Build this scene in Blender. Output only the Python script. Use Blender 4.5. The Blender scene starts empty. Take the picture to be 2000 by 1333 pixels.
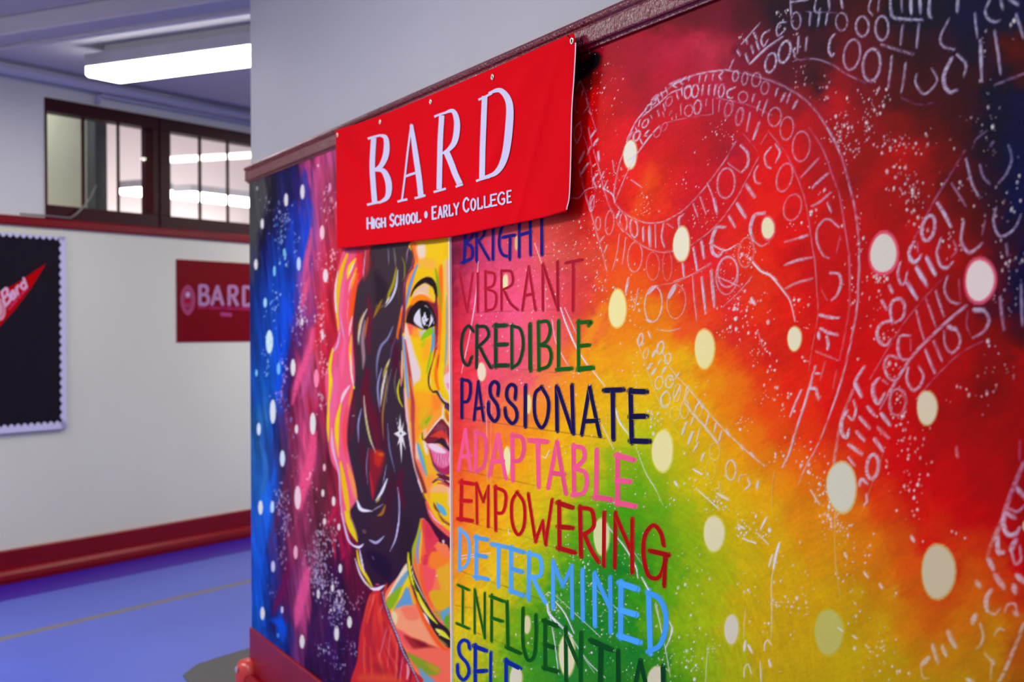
import bpy, bmesh, math, random
import numpy as np
from mathutils import Vector, Matrix

random.seed(7)
RNG = np.random.RandomState(11)
scene = bpy.context.scene
COL = scene.collection

# ------------------------------------------------------------------ camera
F = 2000 * 50.0 / 36.0                      # focal length in pixels of the 2000 x 1333 frame
CAM = np.array([0.0, 0.0, 1.55])
_r, _p = 0.0042, -0.0075                    # roll and pitch
RIGHT = np.array([math.cos(_r), 0, -math.sin(_r)])
_f0 = np.array([0, math.cos(_p), math.sin(_p)])
UP = np.cross(RIGHT, _f0); UP /= np.linalg.norm(UP)
FWD = np.cross(UP, RIGHT)
cam_data = bpy.data.cameras.new('camera')
cam = bpy.data.objects.new('camera', cam_data); COL.objects.link(cam)
cam_data.lens = 50; cam_data.sensor_width = 36; cam_data.clip_start = 0.05
M = Matrix.Identity(4)
for i in range(3):
    M[i][0], M[i][1], M[i][2], M[i][3] = RIGHT[i], UP[i], -FWD[i], CAM[i]
cam.matrix_world = M
cam_data.dof.use_dof = True
cam_data.dof.focus_distance = 3.25
cam_data.dof.aperture_fstop = 4.2
scene.camera = cam

# ------------------------------------------------------------------ light
scene.view_settings.view_transform = 'Standard'
scene.view_settings.look = 'None'
scene.view_settings.exposure = 0.0
scene.view_settings.gamma = 1.0
scene.cycles.max_bounces = 6
scene.cycles.diffuse_bounces = 4
scene.cycles.transparent_max_bounces = 16
scene.cycles.sample_clamp_indirect = 6
world = bpy.data.worlds.new('world'); scene.world = world
world.use_nodes = True
world.node_tree.nodes['Background'].inputs[0].default_value = (0.92, 0.93, 1.0, 1)
world.node_tree.nodes['Background'].inputs[1].default_value = 0.55

def area_lamp(name, loc, size, power, aim=None, color=(1, 0.98, 0.95), rz=0.0):
    d = bpy.data.lights.new(name, 'AREA'); d.shape = 'RECTANGLE'
    d.size, d.size_y = size; d.energy = power; d.color = color
    o = bpy.data.objects.new(name, d); COL.objects.link(o); o.location = loc
    if aim is None:
        o.rotation_euler = (0, 0, rz)
    else:
        v = Vector(aim) - Vector(loc)
        o.rotation_euler = v.to_track_quat('-Z', 'Y').to_euler()
    return o
# unseen area lamps added under the hall ceiling to light mural and back wall
for _loc, _pw, _c in (((-2.0, 2.9, 3.12), 78, (1, .98, .97)), ((-3.5, 5.3, 3.12), 92, (1, .97, .92)), ((-0.7, -1.3, 3.12), 84, (1, .98, .97)),
                      ((-4.3, 6.3, 3.12), 50, (1, .96, .88)), ((0.1, 11.2, 3.12), 100, (1, .96, .88))):
    area_lamp('unseen_hall_lamp', _loc, (0.35, 1.3), _pw, color=_c, rz=0.9)

# ------------------------------------------------------------------ helpers: from the photo's frame to the place
def ray(px, py):
    px = np.asarray(px, float); py = np.asarray(py, float)
    return FWD * F + RIGHT * (px[..., None] - 1000) - UP * (py[..., None] - 666.5)
def hit(px, py, p0, n):
    r = ray(px, py)
    k = ((p0 - CAM) @ n) / (r @ n)
    return CAM + r * k[..., None]
def project(P):
    v = P - CAM
    y = v @ FWD
    return 1000 + F * (v @ RIGHT) / y, 666.5 - F * (v @ UP) / y
def hz(v):
    v = np.array([v[0], v[1], 0.0]); return v / np.linalg.norm(v)
Z = np.array([0, 0, 1.0])
# mural wall: runs from its far end (the corner) towards the camera's right
WD = -hz(ray(-257, 650))
WN = np.array([WD[1], -WD[0], 0]) * 1.0
_c = ray(491, 650); _c = CAM + _c / _c[1] * 6.09; WC = np.array([_c[0], _c[1], 0.0])
if (CAM - WC) @ WN < 0: WN = -WN
def wall_uv(px, py, off=0.0):
    P = hit(px, py, WC + WN * off, WN)
    return (P - WC) @ WD, P[..., 2]
def wall_pt(t, z, off=0.0):
    t = np.asarray(t, float); z = np.asarray(z, float)
    return WC + t[..., None] * WD + np.asarray(off, float)[..., None] * WN + z[..., None] * Z
# back wall of the hallway
BD = hz(ray(2610, 642))
BN = np.array([BD[1], -BD[0], 0])
_b = hit(494.0, 1046.0, np.zeros(3), Z); BC = np.array([_b[0], _b[1], 0.0])
if (CAM - BC) @ BN < 0: BN = -BN
def back_uv(px, py, off=0.0):
    P = hit(px, py, BC + BN * off, BN)
    return (P - BC) @ BD, P[..., 2]
def back_pt(s, z, off=0.0):
    s = np.asarray(s, float); z = np.asarray(z, float)
    return BC + s[..., None] * BD + np.asarray(off, float)[..., None] * BN + z[..., None] * Z
def floor_pt(px, py, z=0.0):
    return hit(px, py, np.array([0, 0, z]), Z)

def lin(c):
    c = np.asarray(c, float) / 255.0
    return np.where(c <= 0.04045, c / 12.92, ((c + 0.055) / 1.055) ** 2.4)
def rgba(c): return tuple(float(x) for x in lin(c)) + (1.0,)

# ------------------------------------------------------------------ helpers: materials and meshes
def mat(name, color=None, rough=0.5, spec=0.5, metal=0.0, attr=None, bump=None, mottling=None, emit=None, coat=0.0):
    """procedural material; color is sRGB 0-255; bump = (scale, strength, detail); mottling = (scale, amount)"""
    m = bpy.data.materials.new(name); m.use_nodes = True
    nt = m.node_tree; b = nt.nodes['Principled BSDF']
    b.inputs['Roughness'].default_value = rough
    b.inputs['Specular IOR Level'].default_value = spec
    b.inputs['Metallic'].default_value = metal
    b.inputs['Coat Weight'].default_value = coat
    tc = nt.nodes.new('ShaderNodeTexCoord')
    src = None
    if attr:
        a = nt.nodes.new('ShaderNodeVertexColor'); a.layer_name = attr; src = a.outputs['Color']
    if mottling:
        n = nt.nodes.new('ShaderNodeTexNoise'); n.inputs['Scale'].default_value = mottling[0]; n.inputs['Detail'].default_value = 5
        nt.links.new(tc.outputs['Object'], n.inputs['Vector'])
        mr = nt.nodes.new('ShaderNodeMapRange')
        mr.inputs['From Min'].default_value = 0.3; mr.inputs['From Max'].default_value = 0.7
        mr.inputs['To Min'].default_value = 1 - mottling[1]; mr.inputs['To Max'].default_value = 1 + mottling[1]
        nt.links.new(n.outputs['Fac'], mr.inputs['Value'])
        mx = nt.nodes.new('ShaderNodeVectorMath'); mx.operation = 'SCALE'
        if src is None: mx.inputs[0].default_value = rgba(color)[:3]
        else: nt.links.new(src, mx.inputs[0])
        nt.links.new(mr.outputs['Result'], mx.inputs['Scale']); src = mx.outputs['Vector']
    if src is None: b.inputs['Base Color'].default_value = rgba(color)
    else: nt.links.new(src, b.inputs['Base Color'])
    if bump:
        n = nt.nodes.new('ShaderNodeTexNoise'); n.inputs['Scale'].default_value = bump[0]
        n.inputs['Detail'].default_value = bump[2] if len(bump) > 2 else 3
        nt.links.new(tc.outputs['Object'], n.inputs['Vector'])
        bp = nt.nodes.new('ShaderNodeBump'); bp.inputs['Strength'].default_value = bump[1]; bp.inputs['Distance'].default_value = 0.01
        nt.links.new(n.outputs['Fac'], bp.inputs['Height']); nt.links.new(bp.outputs['Normal'], b.inputs['Normal'])
    if emit:
        b.inputs['Emission Color'].default_value = rgba(emit[0]); b.inputs['Emission Strength'].default_value = emit[1]
    return m

def tag(o, label=None, cat=None, group=None, kind=None):
    if label: o['label'] = label
    if cat: o['category'] = cat
    if group: o['group'] = group
    if kind: o['kind'] = kind
    return o
def empty(name, loc):
    o = bpy.data.objects.new(name, None); COL.objects.link(o)
    o.location = Vector([float(x) for x in loc]); o.empty_display_size = 0.1
    return o
def link(name, verts, faces, material, parent=None, colors=None, smooth=False):
    """verts in world space; the object's origin is put at the parent's, else at the verts' lowest middle"""
    verts = np.asarray(verts, float)
    if parent is not None: org = np.array(parent.matrix_basis.translation) if parent.parent is None else np.array(parent['_org'])
    else:
        lo, hi = verts.min(0), verts.max(0); org = np.array([(lo[0] + hi[0]) / 2, (lo[1] + hi[1]) / 2, lo[2]])
    me = bpy.data.meshes.new(name)
    v = verts - org
    if isinstance(faces, np.ndarray):
        nf, k = faces.shape
        me.vertices.add(len(v)); me.vertices.foreach_set('co', v.astype(np.float32).ravel())
        me.loops.add(nf * k); me.loops.foreach_set('vertex_index', faces.astype(np.int32).ravel())
        me.polygons.add(nf); me.polygons.foreach_set('loop_start', np.arange(0, nf * k, k, dtype=np.int32))
        me.update(calc_edges=True)
    else:
        me.from_pydata([tuple(map(float, x)) for x in v], [], [tuple(map(int, f)) for f in faces])
        me.update()
    if smooth: me.polygons.foreach_set('use_smooth', np.ones(len(me.polygons), bool))
    if colors is not None:
        a = me.color_attributes.new('Col', 'FLOAT_COLOR', 'POINT')
        c = np.ones((len(v), 4), np.float32); c[:, :3] = colors
        a.data.foreach_set('color', c.ravel())
    me.materials.append(material)
    o = bpy.data.objects.new(name, me); COL.objects.link(o)
    if parent is not None:
        o.parent = parent
        if parent.parent is not None or parent.type == 'MESH':
            o.location = (0, 0, 0)
    else:
        o.location = Vector([float(x) for x in org])
    o['_org'] = [float(x) for x in org]
    return o

class MB:
    """collects shapes for ONE mesh object"""
    def __init__(s): s.v = []; s.f = []
    def add(s, vs, fs):
        b = len(s.v); s.v += [np.asarray(x, float) for x in vs]; s.f += [tuple(b + i for i in f) for f in fs]
        return s
    def frame_box(s, o, a, b, c):
        """box from corner o along the vectors a, b, c"""
        o, a, b, c = map(lambda q: np.asarray(q, float), (o, a, b, c))
        if np.dot(np.cross(a, b), c) < 0: a, b = b, a
        vs = [o, o + a, o + a + b, o + b, o + c, o + a + c, o + a + b + c, o + b + c]
        return s.add(vs, [(0, 3, 2, 1), (4, 5, 6, 7), (0, 1, 5, 4), (1, 2, 6, 5), (2, 3, 7, 6), (3, 0, 4, 7)])
    def wbox(s, fn, s0, s1, z0, z1, o0, o1):
        """box on a wall: along, up, out"""
        p = fn(np.array(s0), np.array(z0), np.array(o0))
        return s.frame_box(p, fn(np.array(s1), np.array(z0), np.array(o0)) - p, fn(np.array(s0), np.array(z1), np.array(o0)) - p, fn(np.array(s0), np.array(z0), np.array(o1)) - p)
    def sweep(s, prof, p0, p1, up, out):
        """a closed profile [(out, up)] swept from p0 to p1"""
        n = len(prof); p0 = np.asarray(p0, float); p1 = np.asarray(p1, float)
        A = [p0 + out * a + up * b for a, b in prof]; B = [p1 + out * a + up * b for a, b in prof]
        fs = [(i, (i + 1) % n, n + (i + 1) % n, n + i) for i in range(n)]
        fs += [tuple(range(n))[::-1], tuple(range(n, 2 * n))]
        return s.add(A + B, fs)
    def tube(s, pts, r, n=10):
        pts = [np.asarray(p, float) for p in pts]; rings = []
        for i, p in enumerate(pts):
            t = pts[min(i + 1, len(pts) - 1)] - pts[max(i - 1, 0)]; t /= np.linalg.norm(t)
            a = np.cross(t, Z if abs(t[2]) < 0.9 else np.array([1.0, 0, 0])); a /= np.linalg.norm(a); b = np.cross(t, a)
            rings.append([p + r * (math.cos(2 * math.pi * k / n) * a + math.sin(2 * math.pi * k / n) * b) for k in range(n)])
        vs = [q for R in rings for q in R]; fs = []
        for i in range(len(pts) - 1):
            for k in range(n):
                fs.append((i * n + k, i * n + (k + 1) % n, (i + 1) * n + (k + 1) % n, (i + 1) * n + k))
        fs += [tuple(range(n))[::-1], tuple(range((len(pts) - 1) * n, len(pts) * n))]
        return s.add(vs, fs)
    def prism(s, poly, d):
        """polygon (3-D points, counter-clockwise seen against d) thickened by the vector d"""
        n = len(poly); d = np.asarray(d, float)
        vs = [np.asarray(p, float) for p in poly] + [np.asarray(p, float) + d for p in poly]
        fs = [tuple(range(n))[::-1], tuple(range(n, 2 * n))] + [(i, (i + 1) % n, n + (i + 1) % n, n + i) for i in range(n)]
        return s.add(vs, fs)
    def build(s, name, material, parent=None, bevel=0.0, smooth=False, colors=None):
        o = link(name, s.v, s.f, material, parent, colors=colors, smooth=smooth)
        bm = bmesh.new(); bm.from_mesh(o.data)
        bmesh.ops.recalc_face_normals(bm, faces=bm.faces); bm.to_mesh(o.data); bm.free()
        if bevel:
            m = o.modifiers.new('bevel', 'BEVEL'); m.width = bevel; m.segments = 2; m.limit_method = 'ANGLE'; m.harden_normals = False
        return o
# ================================================================== the setting
CEIL = 3.20
T_END = 5.6
U3 = BN / np.linalg.norm(BN)               # away from the back wall, into the hall
m_white = mat('white_wall_paint', (218, 216, 214), 0.55, 0.3, bump=(90, 0.03), mottling=(1.3, 0.03))
m_ceil = mat('ceiling_paint', (190, 186, 192), 0.7, 0.15, bump=(40, 0.05), mottling=(0.8, 0.04))
m_red = mat('red_gloss_trim', (128, 0, 18), 0.35, 0.22, bump=(160, 0.10), mottling=(4, 0.08))
m_rail = mat('maroon_gloss_trim', (104, 8, 30), 0.2, 0.6, bump=(95, 0.45, 3), mottling=(9, 0.12))
m_floor = mat('blue_floor_tile', (72, 90, 188), 0.35, 0.3, mottling=(1.5, 0.05))
m_border = mat('indigo_floor_border', (40, 22, 150), 0.35, 0.3, mottling=(2, 0.05))
m_strip = mat('grey_floor_strip', (112, 104, 104), 0.5, 0.3)
m_grey = mat('grey_floor_tile', (74, 71, 70), 0.55, 0.25, bump=(300, 0.08), mottling=(40, 0.08))
m_frame = mat('dark_red_wood', (58, 10, 18), 0.5, 0.15, mottling=(3, 0.12))
m_metal = mat('steel', (190, 186, 180), 0.3, 0.5, metal=1.0)

# ---- floor
def poly_floor(name, pts, z, m, kind='structure'):
    vs = [np.array([p[0], p[1], z]) for p in pts]
    o = link(name, vs, [tuple(range(len(vs)))], m); bm = bmesh.new(); bm.from_mesh(o.data)
    bmesh.ops.recalc_face_normals(bm, faces=bm.faces)
    for f in bm.faces:
        if f.normal.z < 0: f.normal_flip()
    bm.to_mesh(o.data); bm.free()
    return tag(o, kind=kind)
def fl(s, d): return BC + BD * s + U3 * d
B_W = float(-( (floor_pt(np.array(494.), np.array(1075.)) - BC) @ -U3))
S0 = float((floor_pt(np.array(490.), np.array(1132.)) - BC) @ U3)
poly_floor('floor', [fl(-9, S0 + .07), fl(9, S0 + .07), fl(9, 14), fl(-9, 14)], 0, m_floor)
poly_floor('floor_border', [fl(-9, 0), fl(9, 0), fl(9, B_W), fl(-9, B_W)], 0, m_border)
poly_floor('floor_band', [fl(-9, B_W), fl(9, B_W), fl(9, S0), fl(-9, S0)], 0, m_floor)
poly_floor('floor_strip', [fl(-9, S0), fl(9, S0), fl(9, S0 + .07), fl(-9, S0 + .07)], 0, m_strip)
g = [floor_pt(np.array(float(x)), np.array(float(y))) for x, y in ((490, 1267), (420, 1288), (384, 1300), (357, 1321), (375, 1345))]
gv = [g[0] + BD * 1.2] + g + [g[-1] + WD * 2.2 + WN * .18, g[-1] + WD * 2.2 - WN * .5]
mb = MB(); mb.prism([np.array([p[0], p[1], 0.0]) for p in gv], Z * .004)
tag(mb.build('floor_patch', m_grey), kind='structure')

# ---- the mural wall: a thick stub of wall whose far end is free
mb = MB()
A0 = wall_pt(0.0, 0.0, 0.0)
mb.frame_box(A0, WD * T_END, Z * CEIL, -WN * 0.6)
m_lav = mat('pale_lavender_wall_paint', (168, 168, 175), 0.5, 0.3, bump=(90, 0.03), mottling=(1.3, 0.03))
tag(mb.build('wall_right', m_lav, bevel=0.012), kind='structure')
RZ0, RZ1 = 2.188, 2.256
def rail_profile():
    return [(0, RZ0 - .004), (.009, RZ0 - .004), (.009, RZ0), (.012, RZ0 + .004), (.018, RZ0 + .004), (.020, RZ0 + .008), (.020, RZ1 - .026), (.017, RZ1 - .022),
            (.0225, RZ1 - .018), (.026, RZ1 - .010), (.022, RZ1 - .002), (.016, RZ1), (0, RZ1)]
mb = MB(); mb.sweep(rail_profile(), WC - WD * .02, WC + WD * T_END, Z, WN)
tag(mb.build('trim_1', m_rail, bevel=0.0015), kind='structure')
MZ0 = .282                                  # top of the baseboard = foot of the paintings
mb = MB()
mb.sweep([(0, 0), (.016, 0), (.016, MZ0 - .006), (.012, MZ0), (0, MZ0)], WC + WD * 0.0, WC + WD * T_END, Z, WN)
tag(mb.build('baseboard_right', m_red, bevel=0.002), kind='structure')
# rounded shoe that sticks out past the wall's end
mb = MB()
def shoe_prof(h=.098, d=.040): return [(0, 0), (d, 0), (d, h - .02), (d - .008, h - .006), (d - .02, h), (0, h)]
mb.sweep([(.016 + a, b) for a, b in shoe_prof()], WC - WD * .0, WC + WD * T_END, Z, WN)
tag(mb.build('trim_3', m_red, bevel=0.008), kind='structure')
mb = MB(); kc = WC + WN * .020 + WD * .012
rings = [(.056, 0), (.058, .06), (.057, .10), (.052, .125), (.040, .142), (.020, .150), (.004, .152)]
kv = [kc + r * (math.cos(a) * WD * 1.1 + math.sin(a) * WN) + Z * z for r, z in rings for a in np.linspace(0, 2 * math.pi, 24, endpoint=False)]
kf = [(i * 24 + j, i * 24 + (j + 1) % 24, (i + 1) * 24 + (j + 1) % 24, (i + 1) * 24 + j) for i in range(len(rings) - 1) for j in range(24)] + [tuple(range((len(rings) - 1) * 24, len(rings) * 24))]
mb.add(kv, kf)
tag(mb.build('trim_6', mat('red_gloss_sheen', (190, 52, 50), .3, .5, mottling=(14, .1)), smooth=True), kind='structure')  # paler red: the gloss reflection is put into the colour
mb = MB()
_d = hz(CAM - kc) * .6 + np.array([-.8, .1, 0]); _d /= np.linalg.norm(_d); _s = np.cross(_d, Z); _s /= np.linalg.norm(_s)
pc = kc + _d * .057 + Z * .112
mb.prism([pc + .013 * (math.cos(a) * _s + math.sin(a) * Z) for a in np.linspace(0, 2 * math.pi, 16, endpoint=False)], _d * .004)
mb.prism([pc + _d * .004 + .005 * (math.cos(a) * _s + math.sin(a) * Z) for a in np.linspace(0, 2 * math.pi, 12, endpoint=False)], _d * .002)
scr = mb.build('screw_cap', mat('pale_metal', (196, 178, 190), 0.35, 0.5, metal=.4))
tag(scr, 'small pale round screw cap on the red shoe moulding at the wall end', 'screw')

# ---- back wall with its two transom windows
def bu(x, y, off=0.0):
    a, b = back_uv(np.array(float(x)), np.array(float(y)), off); return float(a), float(b)
wl, _ = bu(87, 300); _, wz0 = bu(92, 424); _, wz1 = bu(87, 190)
wm = bu(309, 300)[0]; wr = bu(545, 300)[0]
RB0 = bu(250, 457.3)[1]; RB1 = bu(250, 440)[1]
SA, SB = -9.0, 6.0
mb = MB()
mb.wbox(back_pt, SA, SB, 0, RB1 - .01, -.15, 0)
m_cream_wall = mat('cream_wall_paint', (228, 225, 208), 0.45, 0.3, bump=(60, 0.03), mottling=(1.2, 0.03))
tag(mb.build('wall_back', m_cream_wall), kind='structure')
mb = MB()
mb.wbox(back_pt, SA, wl, RB1 - .01, CEIL, -.15, 0)
mb.wbox(back_pt, wr, SB, RB1 - .01, CEIL, -.15, 0)
mb.wbox(back_pt, wl, wr, wz1, CEIL, -.15, 0)
tag(mb.build('wall_back_upper', m_white), kind='structure')
mb = MB()
h = RB1 - RB0
mb.sweep([(0, RB0), (.02, RB0), (.024, RB0 + .01), (.024, RB1 - .012), (.018, RB1), (0, RB1)], back_pt(SA, 0.), back_pt(SB, 0.), Z, U3)
tag(mb.build('trim_2', m_red, bevel=.002), kind='structure')
bz = bu(457.5, 1000)[1]
mb = MB()
mb.sweep([(0, .06), (.018, .06), (.018, bz - .008), (.012, bz), (0, bz)], back_pt(SA, 0.), back_pt(SB, 0.), Z, U3)
mb.sweep([(0, 0), (.055, 0), (.058, .03), (.055, .055), (.045, .072), (.03, .080), (0, .082)], back_pt(SA, 0.), back_pt(SB, 0.), Z, U3)
tag(mb.build('baseboard_back', m_red, bevel=.002), kind='structure')

# glass
mg = bpy.data.materials.new('window_glass'); mg.use_nodes = True
nt = mg.node_tree; nt.nodes.clear()
out = nt.nodes.new('ShaderNodeOutputMaterial'); mixn = nt.nodes.new('ShaderNodeMixShader')
tr = nt.nodes.new('ShaderNodeBsdfTransparent'); gl = nt.nodes.new('ShaderNodeBsdfGlossy'); gl.inputs['Roughness'].default_value = .03
mixn.inputs[0].default_value = .035
tr.inputs[0].default_value = (.96, .97, .96, 1)
nt.links.new(tr.outputs[0], mixn.inputs[1]); nt.links.new(gl.outputs[0], mixn.inputs[2]); nt.links.new(mixn.outputs[0], out.inputs[0])

_, pz0 = bu(94, 400); _, pz1 = bu(92, 217)
def window(n, xs, s0, s1):
    """xs: pane edges in the photo's frame"""
    root = empty('window_%d' % n, back_pt(s0, wz0)); tag(root, kind='structure')
    ps = [(bu(a, 300, -.022)[0], bu(b, 300, -.022)[0]) for a, b in xs]
    ps[0] = (bu(xs[0][0], 300, .012)[0], ps[0][1])
    mb = MB()
    mb.wbox(back_pt, s0, s1, RB1 - .01, pz0, -.10, .012); mb.wbox(back_pt, s0, s1, pz1, wz1, -.10, .012)
    mb.wbox(back_pt, s0, ps[0][0], pz0, pz1, -.10, .012); mb.wbox(back_pt, ps[-1][1], s1, pz0, pz1, -.10, .012)
    mb.build('window_frame', m_frame, root, bevel=.003)
    for (a, b), (c, d) in zip(ps[:-1], ps[1:]):
        mb = MB(); mb.wbox(back_pt, b, c, pz0, pz1, -.03, -.018); mb.build('mullion', m_frame, root)
    for a, b in ps:
        mb = MB(); mb.wbox(back_pt, a - .002, b + .002, pz0 - .002, pz1 + .002, -.026, -.022); mb.build('glass_pane', mg, root)
    return root
window(1, ((93, 160), (165, 229), (233, 291.5)), wl, wm)
window(2, ((333.5, 388), (392.5, 442.5), (446.5, 520)), wm, wr)
# the inner sash lines on the wide post between them
mb = MB(); q = bu(311, 300)[0]; mb.wbox(back_pt, q - .008, q + .008, wz0, wz1 - .005, .012, .02)
tag(mb.build('trim_4', m_frame), kind='structure')
# room behind the windows
m_room = mat('far_room_paint', (226, 212, 216), .7, .1, mottling=(.8, .03))
m_cream = mat('cream_panel', (228, 228, 206), .6, .2)
mb = MB()
mb.wbox(back_pt, SA, SB, .0, 4.4, -3.6, -3.5)
tag(mb.build('wall_far_room', m_room), kind='structure')
mb = MB(); mb.wbox(back_pt, SA, SB, 4.3, 4.4, -3.6, -.15); tag(mb.build('ceiling_far_room', m_room), kind='structure')
mb = MB(); mb.wbox(back_pt, SA, SB, 0, .02, -3.6, -.15); tag(mb.build('floor_far_room', m_room), kind='structure')
mb = MB(); a, b = bu(80, 300, -.45)[0], bu(188, 300, -.45)[0]
mb.wbox(back_pt, a, b, 0.02, 4.3, -.60, -.45)
tag(mb.build('wall_far_partition', m_cream), kind='structure')
mb = MB(); a, b = bu(186, 300, -.35)[0], bu(209, 300, -.35)[0]
mb.wbox(back_pt, a, b, 0.02, 4.3, -.43, -.35)
tag(mb.build('trim_5', mat('charcoal_post', (58, 60, 64), .4, .4)), kind='structure')

# ---- ceiling with its beam
mb = MB(); mb.frame_box(fl(-9, -.15) + Z * CEIL, BD * 18, U3 * 14.3, Z * .1)
tag(mb.build('ceiling', m_ceil), kind='structure')
def cp(x, y, z): return hit(np.array(float(x)), np.array(float(y)), np.array([0, 0, z]), Z)
BZ = CEIL - .10
e0 = cp(0, 93, BZ); se = float((e0 - BC) @ BD)
_bw = se - float((cp(0, 70, BZ) - BC) @ BD)
mb = MB(); mb.frame_box(fl(se - _bw, .30) + Z * BZ, BD * _bw, U3 * 14, Z * (CEIL - BZ))
tag(mb.build('ceiling_beam', m_ceil, bevel=.01), kind='structure')
# ================================================================== things in the hallway
m_housing = mat('lamp_housing', (168, 166, 176), .5, .3, mottling=(5, .08))
m_tube = mat('lamp_diffuser', (255, 255, 250), .5, .2, emit=((255, 252, 246), 14.0))
# hall light: short edge along the back wall, long edge into the hall
LZ = 3.02
p0 = cp(170, 149, LZ); p1 = cp(236, 164, LZ)
s0 = float((p0 - BC) @ BD); s1 = float((p1 - BC) @ BD); d0 = float((p1 - BC) @ U3)
def fixture(name, o, along, across, L, W, z, label, group=None, hz_=.07):
    """o: one lower corner; along/across unit vectors"""
    root = empty(name, o + along * L / 2 + across * W / 2 + Z * 0); root.location.z = z
    tag(root, label, 'ceiling light', group)
    b = np.array([o[0], o[1], z])
    mb = MB(); mb.frame_box(b + Z * .055 - along * .0, along * L, across * W, Z * .075); mb.build('housing', m_housing, root, bevel=.006)
    mb = MB()
    prof = [(0.0, .055), (.0, .012), (.02, 0), (W - .02, 0), (W, .012), (W, .055)]
    mb.sweep([(a, c) for a, c in prof], b + along * .012, b + along * (L - .012), Z, across); mb.build('diffuser', m_tube, root)
    return root
hl = fixture('ceiling_light', np.array([*(fl(s0, d0 - .0))[:2], 0]), U3, BD, 1.9, s1 - s0, LZ, 'long fluorescent light with glowing diffuser under the hallway ceiling')
mb = MB(); mb.frame_box(fl(s0 + .06, d0 + .10) + Z * (LZ + .13), BD * (s1 - s0 - .12), U3 * 1.7, Z * (CEIL - LZ - .13))
mb.build('mounting_channel', mat('channel_white', (216, 214, 216), .5, .3), hl)
# thin conduit along the beam and the pipe along the back wall
mb = MB(); q = cp(62, 86, BZ - .014); sq = float((q - BC) @ BD); mb.tube([fl(sq, .35) + Z * (BZ - .0145), fl(sq, 9) + Z * (BZ - .0145)], .013, 8)
pipe_m = mat('painted_pipe', (178, 174, 196), .45, .4)
tag(mb.build('conduit', pipe_m, smooth=True), 'thin painted conduit running along the hallway ceiling above the light', 'conduit')
pz = bu(0, 132, .16)[1]
mb = MB(); mb.tube([back_pt(-9., pz, .16), back_pt(5., pz, .16)], .034, 14)
pp = mb.build('pipe', pipe_m, smooth=True)
tag(pp, 'painted pipe running under the ceiling along the window wall', 'pipe')
pz2 = bu(480, 238, .07)[1]
mb = MB(); a = bu(196, 195, .07)[0]
mb.tube([back_pt(a, pz2, .07), back_pt(5., pz2, .07)], .016, 10)
mb.tube([back_pt(a, pz2, .07), back_pt(a, pz2 - .06, .04)], .016, 10)
tag(mb.build('conduit', pipe_m, smooth=True), 'thin conduit below the pipe, above the transom windows', 'conduit')

# lights of the room behind the windows
def far_light(x0, y0, x1, off, label):
    z = bu(x0, y0, off)[1]; a = bu(x0, y0, off)[0]; b = bu(x1, y0, off)[0]
    return fixture('ceiling_light', back_pt(a, 0., off), BD, U3, b - a, .3, z, label, None)
f1 = far_light(232, 380, 295, -3.0, 'far room light seen through the first transom window')
f2 = far_light(330, 388, 520, -3.0, 'long far room light seen low through the second transom window')

area_lamp('far_room_fill_lamp', tuple(float(v) for v in back_pt(bu(120, 300)[0] - .3, 3.6, -.28)), (.2, .6), 26, color=(1, 1, .94))  # unseen lamp added to brighten the cream partition behind the pane
for _s in (-1.5, 1.2, 3.5):  # unseen lamps added as fill for the far room
    _q = back_pt(_s, 4.2, -1.6); area_lamp('far_room_fill_lamp', tuple(float(v) for v in _q), (.35, 1.3), 34, color=(1, .98, .97))
# cable hanging at the first window
def bp(x, y, off): 
    a, b = bu(x, y, off); return back_pt(a, b, off)
mb = MB(); mb.tube([bp(188, 362, .03), bp(176, 388, .03), bp(163, 405, .03), bp(150, 418, .035), bp(138, 426, .035), bp(120, 425, .03), bp(92, 422, .03), bp(40, 418, .03)], .006, 8)
tag(mb.build('cable', mat('grey_cable', (120, 112, 108), .5, .3), smooth=True), 'thin grey cable hanging across the first transom window and rail', 'cable')

# ---- bulletin board
bi = [bu(110, 476), bu(114, 817)]
br, bzt = bu(123, 463); bzb = bu(125.5, 837)[1]
bl = br - 2.3
root = empty('bulletin_board', back_pt((bl + br) / 2, bzb)); tag(root, 'black bulletin board with white scalloped border on the back wall', 'bulletin board')
m_black = mat('black_paper', (26, 16, 30), .8, .15, bump=(60, .05), mottling=(6, .15))
mb = MB(); mb.wbox(back_pt, bl, br, bzb, bzt, 0, .022); mb.build('backing', m_black, root)
sx = bu(111.5, 650)[0]; bw = br - sx
szt = bu(109, 470)[1]; szb = bu(112, 822)[1]
def scallop(p0, p1, inward, width, n):
    """strip with scallops on its inner side, p = (s, z)"""
    p0 = np.array(p0, float); p1 = np.array(p1, float); inward = np.array(inward, float)
    pts = [p0]; pts2 = [p1]
    inner = []
    for i in range(n * 6 + 1):
        u = i / (n * 6); k = abs(math.sin(math.pi * u * n)) * .022
        inner.append(p0 + (p1 - p0) * u + inward * (width - .022 + k))
    return [p0] + [p1] + inner[::-1]
def strip(poly, off, th):
    return [back_pt(a, b, off) for a, b in poly]
m_border_paper = mat('scalloped_paper', (214, 208, 238), .7, .2)
H_ = bzt - bzb; L_ = br - bl
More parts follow.
